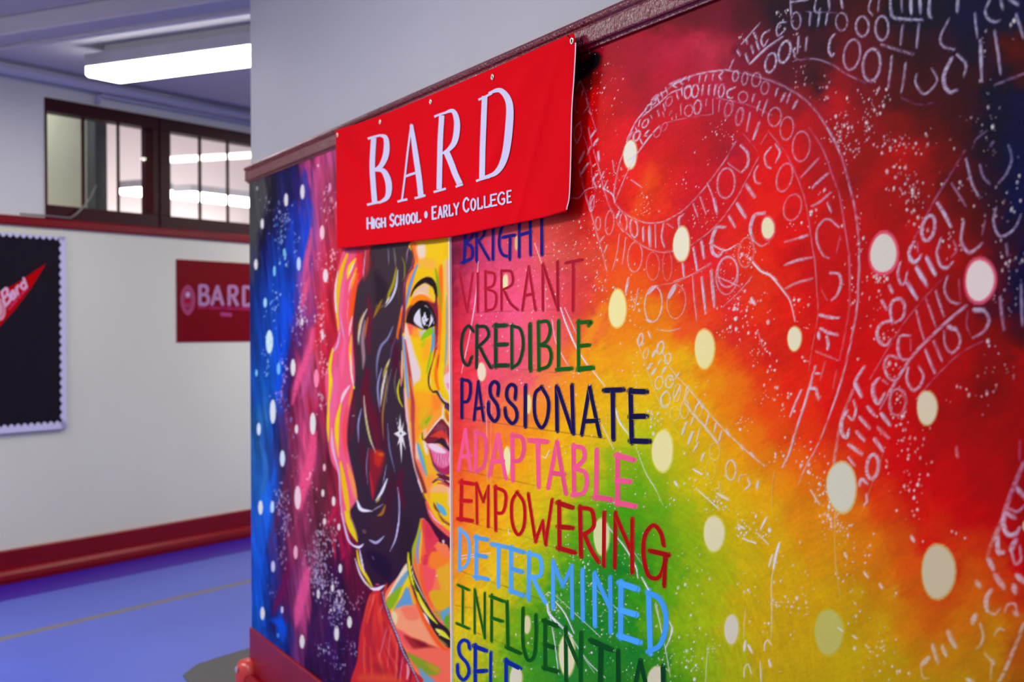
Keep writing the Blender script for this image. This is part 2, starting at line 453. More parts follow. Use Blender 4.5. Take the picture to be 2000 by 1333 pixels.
for p0, p1, inw, w, n in (((bl, bzt), (br, bzt), (0, -1), bzt - szt, int(L_ / .052)), ((br, bzt), (br, bzb), (-1, 0), bw, int(H_ / .052)),
                          ((br, bzb), (bl, bzb), (0, 1), szb - bzb, int(L_ / .052)), ((bl, bzb), (bl, bzt), (1, 0), bw, int(H_ / .052))):
    P = scallop(p0, p1, inw, w, n)
    mb = MB()
    half = len(P) // 2
    outer = [np.array(p0, float) + (np.array(p1, float) - np.array(p0, float)) * i / (n * 6) for i in range(n * 6 + 1)]
    inner = P[2:][::-1]
    vs = [back_pt(a[0], a[1], .0245) for a in outer] + [back_pt(a[0], a[1], .0245) for a in inner]
    k = n * 6 + 1
    mb.add(vs, [(i, i + 1, k + i + 1, k + i) for i in range(k - 1)])
    o = mb.build('scalloped_border', m_border_paper, root)
    md = o.modifiers.new('thick', 'SOLIDIFY'); md.thickness = .002
# ================================================================== the paintings: a painter's canvas in numpy
# colours are worked out stroke by stroke, then carried as paint by fine meshes lying on the wall
CX, CY, CWD, CHT = 470, -70, 1660, 1500
CV = np.zeros((CHT, CWD, 3), np.float32)            # sRGB 0-255
def smooth01(x): x = np.clip(x, 0, 1); return x * x * (3 - 2 * x)
def bil(G, u, v):
    """bilinear lookup of grid G at float indices u (columns), v (rows), wrapped"""
    h, w = G.shape[:2]
    u = np.mod(u, w); v = np.mod(v, h)
    i = np.floor(u).astype(int); j = np.floor(v).astype(int); fu = smooth01(u - i); fv = smooth01(v - j)
    i1 = (i + 1) % w; j1 = (j + 1) % h; i %= w; j %= h
    return (G[j, i] * (1 - fu) + G[j, i1] * fu) * (1 - fv) + (G[j1, i] * (1 - fu) + G[j1, i1] * fu) * fv
NZ = RNG.rand(256, 256).astype(np.float32) - .5
def noise(x, y, cx, cy, ang=0.0, seed=0):
    c, s = math.cos(ang), math.sin(ang)
    return bil(NZ, (x * c + y * s) / cx + seed * 17.3, (-x * s + y * c) / cy + seed * 31.7)
YY, XX = np.mgrid[0:CHT, 0:CWD].astype(np.float32); XX += CX; YY += CY

def parse(txt):
    """lines 'y: x rrggbb ...' with colours as r,g,b"""
    out = []
    for ln in txt.strip().splitlines():
        y, rest = ln.split(':'); y = float(y)
        for tok in rest.split(';'):
            tok = tok.split()
            if tok: out.append((float(tok[0]), y) + tuple(float(v) for v in tok[1].split(',')))
    return np.array(out, np.float32)

def field(pts, x0, x1, warp, fx=1.0, fy=1.0, shear=0.0, power=3.2, soft=14.0):
    """smooth colour field through control points over the canvas columns x0..x1"""
    st = 5
    gx = np.arange(x0, x1 + st, st, dtype=np.float32); gy = np.arange(CY, CY + CHT + st, st, dtype=np.float32)
    X, Y = np.meshgrid(gx, gy)
    px, py = pts[:, 0], pts[:, 1]
    U = (X + shear * Y) * fx; V = Y * fy; pu = (px + shear * py) * fx; pv = py * fy
    num = np.zeros(X.shape + (3,), np.float32); den = np.zeros(X.shape, np.float32)
    for k in range(len(pts)):
        w = 1.0 / ((U - pu[k]) ** 2 + (V - pv[k]) ** 2 + soft * soft) ** (power / 2)
        num += w[..., None] * pts[k, 2:]; den += w
    G = num / den[..., None]
    xi, xe = int(x0 - CX), int(x1 - CX)
    x = XX[:, xi:xe]; y = YY[:, xi:xe]
    wx, wy = warp(x, y)
    u = np.clip((x + wx - x0) / st, 0, G.shape[1] - 1.01); v = np.clip((y + wy - CY) / st, 0, G.shape[0] - 1.01)
    i = u.astype(int); j = v.astype(int); fu = (u - i)[..., None]; fv = (v - j)[..., None]
    CV[:, xi:xe] = (G[j, i] * (1 - fu) + G[j, i + 1] * fu) * (1 - fv) + (G[j + 1, i] * (1 - fu) + G[j + 1, i + 1] * fu) * fv

def catmull(P, n=6, closed=False):
    P = np.asarray(P, float)
    if len(P) < 3 and not closed: 
        t = np.linspace(0, 1, n * (len(P) - 1) + 1)[:, None]; return P[0] + (P[-1] - P[0]) * t
    if closed: Q = np.vstack([P[-1], P, P[0], P[1]])
    else: Q = np.vstack([2 * P[0] - P[1], P, 2 * P[-1] - P[-2]])
    out = []
    for i in range(1, len(Q) - 2):
        a, b, c, d = Q[i - 1], Q[i], Q[i + 1], Q[i + 2]
        for k in range(n):
            t = k / n
            out.append(.5 * (2 * b + (c - a) * t + (2 * a - 5 * b + 4 * c - d) * t * t + (3 * b - a - 3 * c + d) * t ** 3))
    if not closed: out.append(Q[-2])
    return np.array(out)

def _box(P, pad):
    x0 = max(int(P[:, 0].min() - pad) - CX, 0); x1 = min(int(P[:, 0].max() + pad) + 2 - CX, CWD)
    y0 = max(int(P[:, 1].min() - pad) - CY, 0); y1 = min(int(P[:, 1].max() + pad) + 2 - CY, CHT)
    return x0, x1, y0, y1
def _segdist(x, y, P, closed):
    n = len(P); best = np.full(x.shape, 1e9, np.float32); par = np.zeros(x.shape, np.float32)
    for i in range(n if closed else n - 1):
        a, b = P[i], P[(i + 1) % n]; d = b - a; L = float(d @ d) + 1e-9
        t = np.clip(((x - a[0]) * d[0] + (y - a[1]) * d[1]) / L, 0, 1)
        q = (x - a[0] - t * d[0]) ** 2 + (y - a[1] - t * d[1]) ** 2
        m = q < best; best = np.where(m, q, best); par = np.where(m, (i + t) / max(n - 1, 1), par)
    return np.sqrt(best), par
def _inside(x, y, P):
    r = np.zeros(x.shape, bool); n = len(P)
    for i in range(n):
        (ax, ay), (bx, by) = P[i], P[(i + 1) % n]
        if ay == by: continue
        c = ((ay > y) != (by > y)) & (x < (bx - ax) * (y - ay) / (by - ay) + ax); r ^= c
    return r
def blend(x0, x1, y0, y1, mask, color):
    m = mask[..., None]; CV[y0:y1, x0:x1] = CV[y0:y1, x0:x1] * (1 - m) + np.asarray(color, np.float32) * m
def fill(P, color, feather=1.5, alpha=1.0, curved=True, grain=0.0, color2=None):
    """filled shape with a soft edge; color2 = colour at its foot"""
    P = np.asarray(P, float)
    if curved: P = catmull(P, 5, True)
    x0, x1, y0, y1 = _box(P, feather * 2)
    if x1 <= x0 or y1 <= y0: return
    x = XX[y0:y1, x0:x1]; y = YY[y0:y1, x0:x1]
    d, _ = _segdist(x, y, P, True); d = np.where(_inside(x, y, P), d, -d)
    m = smooth01(d / (2 * feather) + .5) * alpha
    if grain: m = np.clip(m * (1 + grain * 2 * noise(x, y, 3, 14, .12, 5)), 0, 1)
    c = np.asarray(color, np.float32)
    if color2 is not None:
        t = ((y - P[:, 1].min()) / (np.ptp(P[:, 1]) + 1e-6))[..., None]; c = c * (1 - t) + np.asarray(color2, np.float32) * t
    blend(x0, x1, y0, y1, m, c)
def brush(P, w, color, alpha=1.0, feather=1.0, taper=(1, 1), n=6, grain=0.0, curved=True):
    """brush stroke; w = width in the middle, taper = width factor at start and end"""
    P = np.asarray(P, float)
    if curved: P = catmull(P, n)
    pad = np.max(w) / 2 + feather * 2
    x0, x1, y0, y1 = _box(P, pad)
    if x1 <= x0 or y1 <= y0: return
    x = XX[y0:y1, x0:x1]; y = YY[y0:y1, x0:x1]
    d, t = _segdist(x, y, P, False)
    if np.ndim(w): ww = np.interp(t, np.linspace(0, 1, len(w)), w)
    else:
        k = np.sin(np.pi * np.clip(t, 0, 1)); ww = w * np.where(t < .5, taper[0] + (1 - taper[0]) * k, taper[1] + (1 - taper[1]) * k)
    m = smooth01((ww / 2 - d) / (2 * feather) + .5) * alpha
    if grain: m = np.clip(m * (1 + grain * 2 * noise(x, y, 2.5, 2.5, 0, 9)), 0, 1)
    blend(x0, x1, y0, y1, m, color)
def canvas_at(px, py):
    u = np.clip(np.asarray(px, float) - CX, 0, CWD - 1.01); v = np.clip(np.asarray(py, float) - CY, 0, CHT - 1.01)
    i = u.astype(int); j = v.astype(int); fu = (u - i)[..., None]; fv = (v - j)[..., None]
    return (CV[j, i] * (1 - fu) + CV[j, i + 1] * fu) * (1 - fv) + (CV[j + 1, i] * (1 - fu) + CV[j + 1, i + 1] * fu) * fv
# zoomed views that the points below are read from: (x, y, scale)
VW = {'A': (640, 440, 4.443), 'B': (640, 720, 4.443), 'C': (640, 1000, 4.003), 'D': (480, 250, 4.443), 'E': (480, 550, 4.443), 'F': (480, 850, 4.443), 'G': (340, 1100, 5.0),
      'a': (780, 520, 8.333), 'b': (780, 660, 8.333), 'c': (780, 800, 8.333), 'd': (780, 940, 8.333), 'e': (700, 1080, 5.27), 'h': (640, 460, 6.6625),
      'P': (0, 0, 1.0), 'K': (880, 430, 4.443), 'L': (880, 720, 4.3), 'M': (880, 1020, 4.259),
      'Q': (1100, 0, 4.4425), 'R': (1400, 0, 4.4425), 'S': (1700, 0, 4.443), 'T': (1100, 250, 4.4425), 'U': (1400, 250, 4.4425), 'V': (1700, 250, 4.443),
      'W': (1100, 500, 4.4425), 'X': (1400, 500, 4.4425), 'Y': (1700, 500, 4.443), 'Z': (1250, 750, 4.4425), '1': (1600, 750, 4.4425), '2': (1250, 1033, 4.4425), '3': (1600, 1033, 4.4425)}
def pts(v, s):
    """'x,y x,y ...' read in view v -> points in the photo's frame"""
    x0, y0, k = VW[v]
    return np.array([[float(q) for q in p.split(',')] for p in s.split()]) / k + (x0, y0)

SPLIT = 880.0
# ---- word side: colour field
right_pts = parse('''
-40: 1300 70,15,30; 1500 40,15,40; 1700 40,8,35; 1900 15,15,60; 2100 15,15,60
30: 1290 110,18,35; 1360 110,25,42; 1400 115,30,45; 1450 80,25,40; 1520 42,18,42; 1600 34,12,40; 1700 78,8,32; 1750 30,10,40; 1800 25,10,45; 1900 15,15,60; 1980 22,15,58; 2100 30,10,50
100: 1130 70,12,28; 1200 168,25,48; 1260 175,28,52; 1300 190,38,62; 1340 180,36,58; 1380 200,52,72; 1420 165,42,60; 1450 110,32,50; 1520 76,22,42; 1600 58,16,42; 1660 110,12,38; 1700 90,10,38; 1750 60,12,35; 1800 50,10,36; 1900 35,14,48; 1980 90,5,25; 2100 60,8,40
150: 1135 100,8,22; 1155 120,15,28; 1190 188,28,45; 1240 165,28,48; 1300 182,30,52; 1400 192,44,66; 1460 130,28,48; 1530 90,20,42; 1590 60,14,38; 1640 150,16,38; 1700 100,8,36; 1800 60,8,34; 1900 60,8,36; 1960 40,10,45; 2000 70,5,35
200: 1140 200,2,22; 1180 208,18,35; 1230 190,25,42; 1260 160,26,46; 1300 196,25,45; 1350 190,26,48; 1400 186,30,56; 1450 170,26,50; 1500 160,26,50; 1560 150,18,42; 1640 190,15,36; 1700 120,8,35; 1760 80,8,32; 1800 75,10,34; 1860 70,8,36; 1900 60,10,40; 1940 25,10,50; 1990 8,12,62; 2100 5,15,65
250: 1150 212,12,28; 1220 222,26,38; 1290 205,22,38; 1350 198,24,40; 1410 176,24,44; 1470 200,24,40; 1520 214,20,30; 1580 190,18,36; 1640 160,10,34; 1700 140,6,30; 1760 130,6,28; 1820 95,6,32; 1880 70,8,36; 1930 35,10,46; 1990 6,14,62
300: 1140 214,12,26; 1200 222,28,36; 1250 226,32,38; 1300 215,36,36; 1350 202,24,40; 1420 172,25,46; 1500 228,22,30; 1540 226,22,32; 1600 190,20,40; 1640 168,8,32; 1680 150,5,30; 1760 190,6,20; 1800 165,6,24; 1850 112,6,30; 1930 42,10,42; 1985 6,15,62
350: 1135 200,10,22; 1200 218,30,34; 1240 226,40,34; 1275 236,70,28; 1310 216,36,36; 1360 205,26,42; 1420 212,30,40; 1490 238,32,30; 1550 226,28,32; 1610 180,12,36; 1660 150,4,28; 1720 182,6,22; 1800 150,5,26; 1860 90,6,32; 1940 45,10,44; 1990 5,20,68
400: 1130 185,14,22; 1160 212,26,32; 1200 216,34,36; 1250 236,64,28; 1290 228,54,32; 1340 205,32,44; 1400 216,32,42; 1450 226,36,40; 1500 244,40,28; 1550 236,30,28; 1590 214,22,32; 1630 186,14,34; 1700 176,5,25; 1760 172,6,24; 1800 142,5,30; 1880 92,5,30; 1950 52,10,45; 1990 5,20,70
445: 1070 200,72,62; 1110 196,60,52; 1135 190,36,30; 1170 222,52,40; 1220 232,58,38; 1300 222,44,42; 1360 208,36,44; 1430 230,40,36; 1500 240,38,28; 1560 230,28,30; 1620 205,18,30; 1700 190,8,28; 1780 190,8,26; 1850 140,5,28; 1920 92,5,32; 1970 40,10,50
500: 890 80,20,50; 905 150,36,60; 930 205,62,98; 980 216,76,112; 1040 222,80,108; 1075 216,84,78; 1100 214,84,72; 1150 214,70,50; 1200 236,76,34; 1250 230,54,36; 1300 220,44,40; 1350 212,36,42; 1400 224,40,44; 1450 240,56,34; 1490 246,52,28; 1530 216,30,30; 1560 200,28,34; 1620 200,20,34; 1700 192,10,28; 1800 186,10,30; 1860 170,6,28; 1900 140,5,30; 1960 72,5,40; 1995 22,18,66
550: 886 110,22,50; 905 196,50,76; 930 226,74,110; 980 236,84,122; 1040 236,86,120; 1080 224,80,96; 1110 206,62,70; 1150 206,58,56; 1190 238,86,34; 1240 240,88,32; 1300 232,62,38; 1350 226,48,42; 1420 222,40,46; 1480 240,60,36; 1530 232,44,30; 1600 214,24,28; 1700 200,12,26; 1800 184,8,26; 1870 150,6,28; 1920 100,6,36; 1995 26,14,62
600: 887 130,24,50; 905 214,46,66; 940 234,78,118; 1000 238,86,126; 1060 236,84,116; 1100 212,64,74; 1135 212,62,62; 1165 232,84,44; 1205 242,112,34; 1240 246,130,30; 1280 250,142,26; 1320 242,96,34; 1355 234,60,40; 1430 224,44,44; 1480 236,58,32; 1540 232,40,28; 1600 224,34,28; 1700 206,15,26; 1800 180,6,25; 1870 140,5,28; 1930 80,8,42; 1995 34,14,58
650: 888 180,32,54; 905 222,50,66; 950 236,80,120; 1010 238,88,126; 1070 236,84,108; 1100 228,84,88; 1125 232,92,64; 1150 240,120,44; 1200 246,140,34; 1250 250,140,30; 1300 248,140,30; 1340 238,82,40; 1390 232,60,40; 1440 222,46,40; 1490 226,42,34; 1550 230,40,28; 1620 218,26,26; 1700 206,16,26; 1790 186,8,24; 1860 150,5,26; 1930 130,6,28; 1995 70,8,40
700: 888 200,36,52; 905 226,52,66; 950 236,78,112; 1010 240,86,118; 1070 240,96,100; 1095 242,118,66; 1130 242,150,32; 1170 246,168,26; 1210 246,150,36; 1250 246,166,26; 1300 240,176,20; 1340 240,186,12; 1385 242,140,28; 1420 240,90,34; 1460 228,54,36; 1510 218,40,36; 1570 232,40,26; 1640 214,24,26; 1720 206,16,24; 1800 198,10,24; 1880 170,6,22; 1950 140,4,20; 1980 120,4,22; 1996 170,4,14
750: 888 212,44,52; 910 230,66,76; 960 238,86,112; 1030 240,94,106; 1070 242,122,70; 1100 244,140,40; 1140 242,160,30; 1190 240,182,14; 1250 238,184,10; 1300 232,186,4; 1350 238,172,14; 1400 244,140,30; 1440 240,120,34; 1490 232,60,30; 1550 232,44,26; 1620 224,36,26; 1700 210,22,26; 1780 194,12,24; 1850 168,6,22; 1930 130,4,20; 1990 160,2,16
800: 888 216,48,50; 915 228,70,80; 950 236,92,84; 1000 242,118,58; 1060 244,138,44; 1110 242,156,34; 1150 238,176,18; 1200 232,186,8; 1260 222,188,4; 1320 226,184,4; 1370 234,168,14; 1420 240,128,30; 1460 238,92,30; 1500 234,72,28; 1560 234,50,26; 1620 226,34,26; 1700 208,24,26; 1770 186,12,22; 1850 168,4,20; 1930 136,4,18; 1990 154,2,18
850: 888 222,50,48; 915 222,66,70; 945 238,100,60; 990 244,130,42; 1040 242,152,34; 1090 240,174,18; 1140 234,184,10; 1190 222,188,8; 1235 190,190,16; 1260 176,190,16; 1320 216,186,6; 1370 226,178,8; 1420 234,150,24; 1470 238,116,32; 1530 236,76,30; 1590 230,58,28; 1640 222,46,26; 1700 212,34,24; 1770 196,16,22; 1850 178,6,20; 1930 160,4,20; 1990 160,0,24
900: 888 228,60,44; 915 236,92,48; 950 242,128,40; 1000 242,156,28; 1050 238,176,14; 1110 230,184,10; 1160 200,188,16; 1200 140,178,24; 1240 120,172,22; 1290 150,180,18; 1330 196,186,8; 1380 222,180,6; 1440 230,158,18; 1500 234,128,28; 1560 234,98,32; 1620 222,70,28; 1680 216,48,26; 1750 206,26,22; 1830 186,10,22; 1920 172,6,22; 1990 156,0,26
950: 888 234,86,40; 910 240,116,42; 950 242,146,30; 1000 238,172,14; 1060 230,184,10; 1110 212,186,12; 1160 160,182,22; 1200 112,172,24; 1240 96,166,24; 1290 128,174,18; 1330 190,184,8; 1370 214,182,4; 1420 222,178,4; 1480 226,164,10; 1530 230,138,26; 1580 228,118,36; 1640 222,90,28; 1700 216,54,26; 1780 206,30,22; 1860 194,14,18; 1940 172,6,24; 1995 150,0,28
1000: 888 238,96,38; 910 240,122,44; 945 240,158,30; 980 236,180,12; 1040 228,188,8; 1090 190,188,14; 1140 120,176,22; 1190 70,158,28; 1230 70,156,28; 1290 98,166,20; 1340 150,178,12; 1380 190,182,6; 1430 216,178,2; 1500 222,168,6; 1560 226,138,18; 1610 226,140,18; 1670 224,116,24; 1730 212,62,22; 1800 208,36,16; 1880 200,30,16; 1950 180,16,22; 1995 160,4,30
1060: 888 238,118,46; 910 238,132,54; 940 238,170,20; 990 232,186,6; 1040 210,188,12; 1090 128,176,20; 1140 72,158,28; 1190 40,140,40; 1240 48,146,36; 1300 96,164,22; 1350 138,176,14; 1400 180,180,8; 1450 206,176,2; 1520 218,170,0; 1580 220,142,12; 1640 218,146,12; 1700 220,124,26; 1760 214,84,24; 1820 206,36,14; 1880 206,56,14; 1940 190,50,18; 1995 176,8,30
1110: 888 236,136,44; 910 236,160,24; 960 232,188,6; 1020 206,188,12; 1060 140,180,20; 1110 74,156,30; 1160 44,138,42; 1210 34,128,44; 1260 48,142,38; 1310 96,164,22; 1360 148,176,14; 1410 170,178,10; 1460 208,176,2; 1540 214,168,0; 1610 214,152,8; 1680 214,134,22; 1730 214,116,32; 1780 216,84,22; 1850 200,50,16; 1900 204,84,16; 1950 200,66,18; 1995 184,22,26
1160: 888 232,160,16; 910 230,182,4; 960 222,190,6; 1005 180,186,14; 1040 112,168,24; 1090 58,146,38; 1140 40,132,46; 1190 36,132,44; 1240 60,148,36; 1300 98,164,24; 1350 150,178,14; 1400 172,180,12; 1450 206,174,4; 1520 212,166,0; 1600 208,160,2; 1670 206,160,4; 1740 208,140,16; 1790 206,92,20; 1840 202,80,18; 1900 202,96,16; 1960 194,70,16; 1995 180,50,18
1220: 888 222,188,0; 930 224,192,2; 970 186,186,10; 1005 112,168,24; 1050 60,144,38; 1100 40,126,48; 1160 34,126,46; 1220 40,136,44; 1270 92,160,26; 1320 140,176,18; 1370 160,182,16; 1420 190,178,12; 1480 208,168,4; 1560 204,160,0; 1640 198,164,0; 1720 198,156,0; 1770 202,120,10; 1820 202,92,18; 1880 200,110,10; 1940 196,128,0; 1995 182,90,8
1280: 888 206,190,4; 930 208,190,6; 965 150,180,16; 1000 84,156,30; 1050 48,138,42; 1110 38,124,44; 1180 36,124,46; 1240 36,126,46; 1290 50,132,42; 1330 116,166,24; 1370 150,178,16; 1430 176,172,12; 1500 200,162,2; 1580 196,160,0; 1660 188,160,0; 1740 188,152,0; 1800 190,122,4; 1870 192,128,0; 1940 188,130,0; 1995 170,80,6
1340: 888 190,188,10; 930 180,184,10; 975 106,166,26; 1030 62,146,40; 1110 44,130,48; 1200 40,118,42; 1280 44,120,40; 1330 80,146,30; 1380 142,170,16; 1440 170,170,10; 1520 192,160,0; 1620 188,160,0; 1720 184,152,0; 1800 184,142,0; 1880 190,140,0; 1940 182,122,4; 1995 150,84,6
1420: 888 180,186,10; 1000 80,150,32; 1150 42,124,44; 1300 50,124,38; 1450 160,168,10; 1600 186,158,0; 1800 180,140,0; 2000 150,84,6''')
def warp_r(x, y):
    dx, dy = x - 1150, y - 1330; th = np.arctan2(dy, dx); r = np.hypot(dx, dy)
    a = bil(NZ, r / 9, th * 14) * 26 + bil(NZ, r / 46 + 40, th * 40 + 9) * 20       # strokes round the green
    b = noise(x, y, 60, 30, -.6, 3) * 16 + noise(x, y, 20, 8, -.8, 4) * 9
    k = smooth01((r - 250) / 350)
    c = noise(x, y, 7, 7, 0, 8) * 12 + noise(x, y, 18, 14, .5, 18) * 10
    return a * (1 - k) * .8 + b * k + c * k, a * (1 - k) * .6 + noise(x, y, 60, 16, -.9, 6) * 16 * k + c * k
field(right_pts, SPLIT, CX + CWD, warp_r)
def grain_r():
    i = int(SPLIT - CX); x = XX[:, i:]; y = YY[:, i:]
    dx, dy = x - 1150, y - 1330; th = np.arctan2(dy, dx); r = np.hypot(dx, dy); k = smooth01((r - 250) / 350)
    g = bil(NZ, r / 4, th * 18) * .10 * (1 - k) + noise(x, y, 26, 3.4, -.5, 12) * .05 * k + noise(x, y, 70, 30, -.9, 13) * .10 * k + noise(x, y, 4, 4, 0, 14) * .07
    return (1 + g)[..., None]
CV[:, int(SPLIT - CX):] *= grain_r()
# ---- portrait side: colour field, streaks leaning left on the way down
left_pts = parse('''
300: 490 60,50,60; 540 24,24,56; 575 20,24,80; 600 150,50,90; 618 236,84,142; 640 192,72,132; 660 170,70,122
330: 488 72,64,72; 520 60,52,60; 545 26,24,60; 575 18,24,86; 588 150,52,92; 605 232,80,130; 620 236,76,132; 640 182,80,130; 660 170,74,122
370: 490 70,70,74; 510 76,74,76; 525 56,46,56; 535 24,22,42; 560 36,30,72; 580 28,24,92; 600 24,44,150; 609 70,40,110; 616 214,78,124; 626 222,70,122; 640 172,62,92; 655 150,52,76
430: 490 74,74,70; 515 72,72,70; 524 34,28,44; 532 20,16,52; 550 24,30,82; 570 18,40,132; 590 4,58,190; 603 0,58,192; 610 110,70,140; 618 200,82,134; 632 186,60,90; 655 190,55,74
490: 490 74,74,70; 506 50,46,56; 514 18,24,90; 525 14,50,152; 545 20,60,160; 570 18,54,150; 595 0,68,204; 602 80,60,150; 610 212,72,122; 622 190,50,78; 640 196,44,64; 660 202,50,68
550: 490 64,64,90; 503 24,46,110; 512 18,60,150; 530 10,72,186; 550 18,70,182; 575 8,70,204; 584 40,70,184; 592 214,80,140; 606 200,70,120; 620 190,52,76; 645 202,45,54; 665 216,50,70
620: 490 14,50,120; 503 14,60,142; 520 18,82,192; 550 8,80,218; 570 0,74,232; 577 60,60,160; 584 150,62,124; 598 172,82,150; 610 140,62,128; 622 196,50,66; 645 206,40,54; 665 206,44,58
690: 490 18,66,140; 503 20,72,156; 530 18,80,192; 550 0,76,222; 563 14,62,190; 571 70,44,100; 582 92,38,78; 592 96,44,106; 604 200,72,126; 616 224,88,96; 632 204,45,60; 655 190,36,55
750: 490 14,66,150; 503 16,74,168; 530 18,90,212; 548 10,72,204; 558 40,54,130; 570 110,40,76; 580 150,46,78; 591 224,86,132; 604 230,88,138; 616 168,68,118; 630 182,36,60; 650 180,30,58
810: 490 28,86,156; 503 34,96,166; 515 56,116,186; 530 20,82,192; 542 44,56,140; 555 88,32,64; 572 152,40,70; 585 192,62,112; 597 172,70,120; 610 190,40,64; 624 124,36,70; 645 100,38,78
870: 490 40,88,158; 503 40,90,160; 520 30,90,182; 536 36,54,126; 550 50,40,84; 565 112,40,62; 580 144,50,82; 598 222,82,132; 612 204,70,112; 626 108,40,60; 645 120,35,60; 665 130,32,60
930: 490 30,88,168; 503 30,92,174; 520 28,102,204; 538 20,70,182; 552 50,52,96; 570 132,40,62; 588 222,72,122; 604 216,76,122; 618 138,46,72; 635 100,40,50; 652 160,36,60; 670 150,40,70
990: 490 20,96,206; 503 20,100,212; 520 10,100,222; 533 26,64,150; 546 58,46,94; 565 112,40,62; 582 172,62,102; 600 160,60,100; 615 100,45,60; 636 110,40,55; 656 176,40,70; 675 190,40,70
1050: 490 10,88,206; 505 8,92,212; 520 0,90,216; 528 40,60,150; 536 82,38,86; 552 80,36,80; 570 142,50,72; 585 140,50,80; 600 112,45,70; 620 70,40,50; 645 82,35,50; 662 172,35,60; 680 190,35,70
1100: 490 0,78,200; 505 0,82,204; 516 0,90,216; 524 60,46,120; 540 60,40,90; 560 100,36,80; 580 122,46,92; 596 182,80,132; 608 130,60,100; 620 84,40,60; 640 50,30,60; 662 60,25,60; 690 92,25,55
1150: 490 0,86,212; 505 0,88,214; 517 0,80,210; 526 46,44,120; 540 56,40,106; 556 104,32,72; 575 112,50,92; 590 196,78,130; 602 216,76,126; 613 100,46,80; 640 50,30,70; 664 50,25,60; 695 100,25,55; 730 112,30,50
1200: 490 0,96,212; 507 0,98,214; 518 0,86,196; 526 56,40,96; 540 84,30,70; 556 90,30,60; 572 82,40,82; 588 190,70,120; 600 186,70,120; 614 60,42,76; 660 50,35,75; 690 70,25,60; 730 90,30,60
1250: 490 0,90,204; 508 0,88,196; 522 10,62,156; 536 0,70,190; 551 0,80,212; 563 40,46,120; 578 120,48,90; 590 110,42,86; 604 56,30,78; 640 50,30,80; 692 70,30,80; 720 100,30,70
1310: 530 0,60,160; 560 10,50,140; 600 48,30,66; 622 50,30,60; 660 45,25,65; 692 60,30,65; 720 70,28,66
1400: 560 20,30,100; 620 46,28,62; 700 60,28,65''')
def warp_l(x, y):
    return noise(x, y, 4, 90, -.115, 21) * 13 + noise(x, y, 9, 34, -.2, 22) * 8, noise(x, y, 5, 60, -.115, 23) * 90
field(left_pts, CX, SPLIT, warp_l, fx=1.0, fy=.22, shear=.115, power=3.0, soft=5)
i = int(SPLIT - CX); x = XX[:, :i]; y = YY[:, :i]
CV[:, :i] *= (1 + noise(x, y, 3, 60, -.115, 24) * .30 + noise(x, y, 8, 120, -.115, 25) * .26 + noise(x, y, 5, 20, 0, 26) * .10)[..., None]
CV[:, :i] *= np.array([.95, .97, .92], np.float32)
for v_, s_, w_, c_, a_ in (('D', '645,330 610,430 592,640', 62, (206, 84, 136), .5), ('D', '566,880 545,1080 500,1333', 46, (220, 84, 128), .75), ('E', '540,-20 512,100 482,230', 42, (230, 84, 120), .85), ('E', '585,420 545,620 450,860 405,1060', 60, (226, 84, 132), .85), ('E', '580,640 530,860 480,1010', 40, (196, 84, 140), .7), ('E', '590,260 540,420', 50, (110, 60, 130), .6),
                           ('E', '430,420 380,680 300,1080', 50, (92, 34, 74), .6), ('E', '690,120 640,400 600,600', 60, (208, 44, 60), .6), ('F', '590,-20 570,200 505,450 465,640', 96, (228, 80, 124), .85), ('F', '640,60 620,260 560,520', 50, (120, 50, 80), .6), ('F', '700,340 640,620 560,860', 70, (92, 40, 56), .7), ('F', '790,560 760,680 700,800', 40, (196, 40, 80), .7), ('F', '410,60 350,420 230,880', 46, (106, 36, 62), .6),
                           ('F', '520,620 440,900 380,1180', 60, (130, 44, 80), .6), ('F', '820,900 850,1020 830,1080', 50, (180, 30, 70), .7), ('G', '1310,60 1270,240 1215,460 1195,610', 96, (216, 80, 134), .85), ('G', '1120,20 1060,260 960,500', 60, (110, 28, 70), .7), ('G', '1380,40 1420,300 1340,600', 100, (50, 32, 66), .5), ('G', '960,560 1040,600 1060,760', 80, (0, 80, 206), .8), ('G', '880,640 960,720 1050,800', 50, (14, 50, 110), .6),
                           ('D', '100,480 130,620 90,900', 90, (80, 78, 76), .5), ('D', '240,420 230,640 120,1060', 60, (28, 22, 44), .6), ('D', '420,640 400,900 300,1250', 60, (20, 70, 190), .5), ('D', '545,640 545,820 470,1200', 40, (0, 70, 214), .6), ('E', '150,20 130,400 180,900', 50, (24, 60, 150), .5), ('E', '340,150 330,500 260,1000', 46, (0, 84, 226), .5), ('F', '250,300 200,620 160,1000', 40, (20, 104, 226), .6), ('F', '120,60 180,300 130,500', 40, (70, 110, 160), .5)):
    brush(pts(v_, s_), w_ / VW[v_][2], c_, a_, 4.5, (.5, .3), grain=.3)
# ---- marks in the field of the word side
fill(pts('Q', '180,520 230,480 290,450 330,490 320,560 270,610 210,660 140,690 100,640 100,540'), (22, 12, 34), 7, .8)
fill(pts('Q', '235,500 275,460 315,480 300,540 270,590 240,560'), (12, 20, 34), 4, .95)
brush(pts('T', '620,780 660,650 720,480 760,330'), 16, (240, 88, 24), .5, 8)
brush(pts('K', '1150,840 1250,690 1400,590'), 16, (232, 80, 28), .35, 6, grain=.4)
brush(pts('K', '1090,1240 1200,1000 1330,760'), 18, (246, 170, 30), .45, 7, grain=.4)
brush(pts('K', '980,1230 1060,1040 1180,860'), 12, (238, 96, 44), .4, 6, grain=.4)
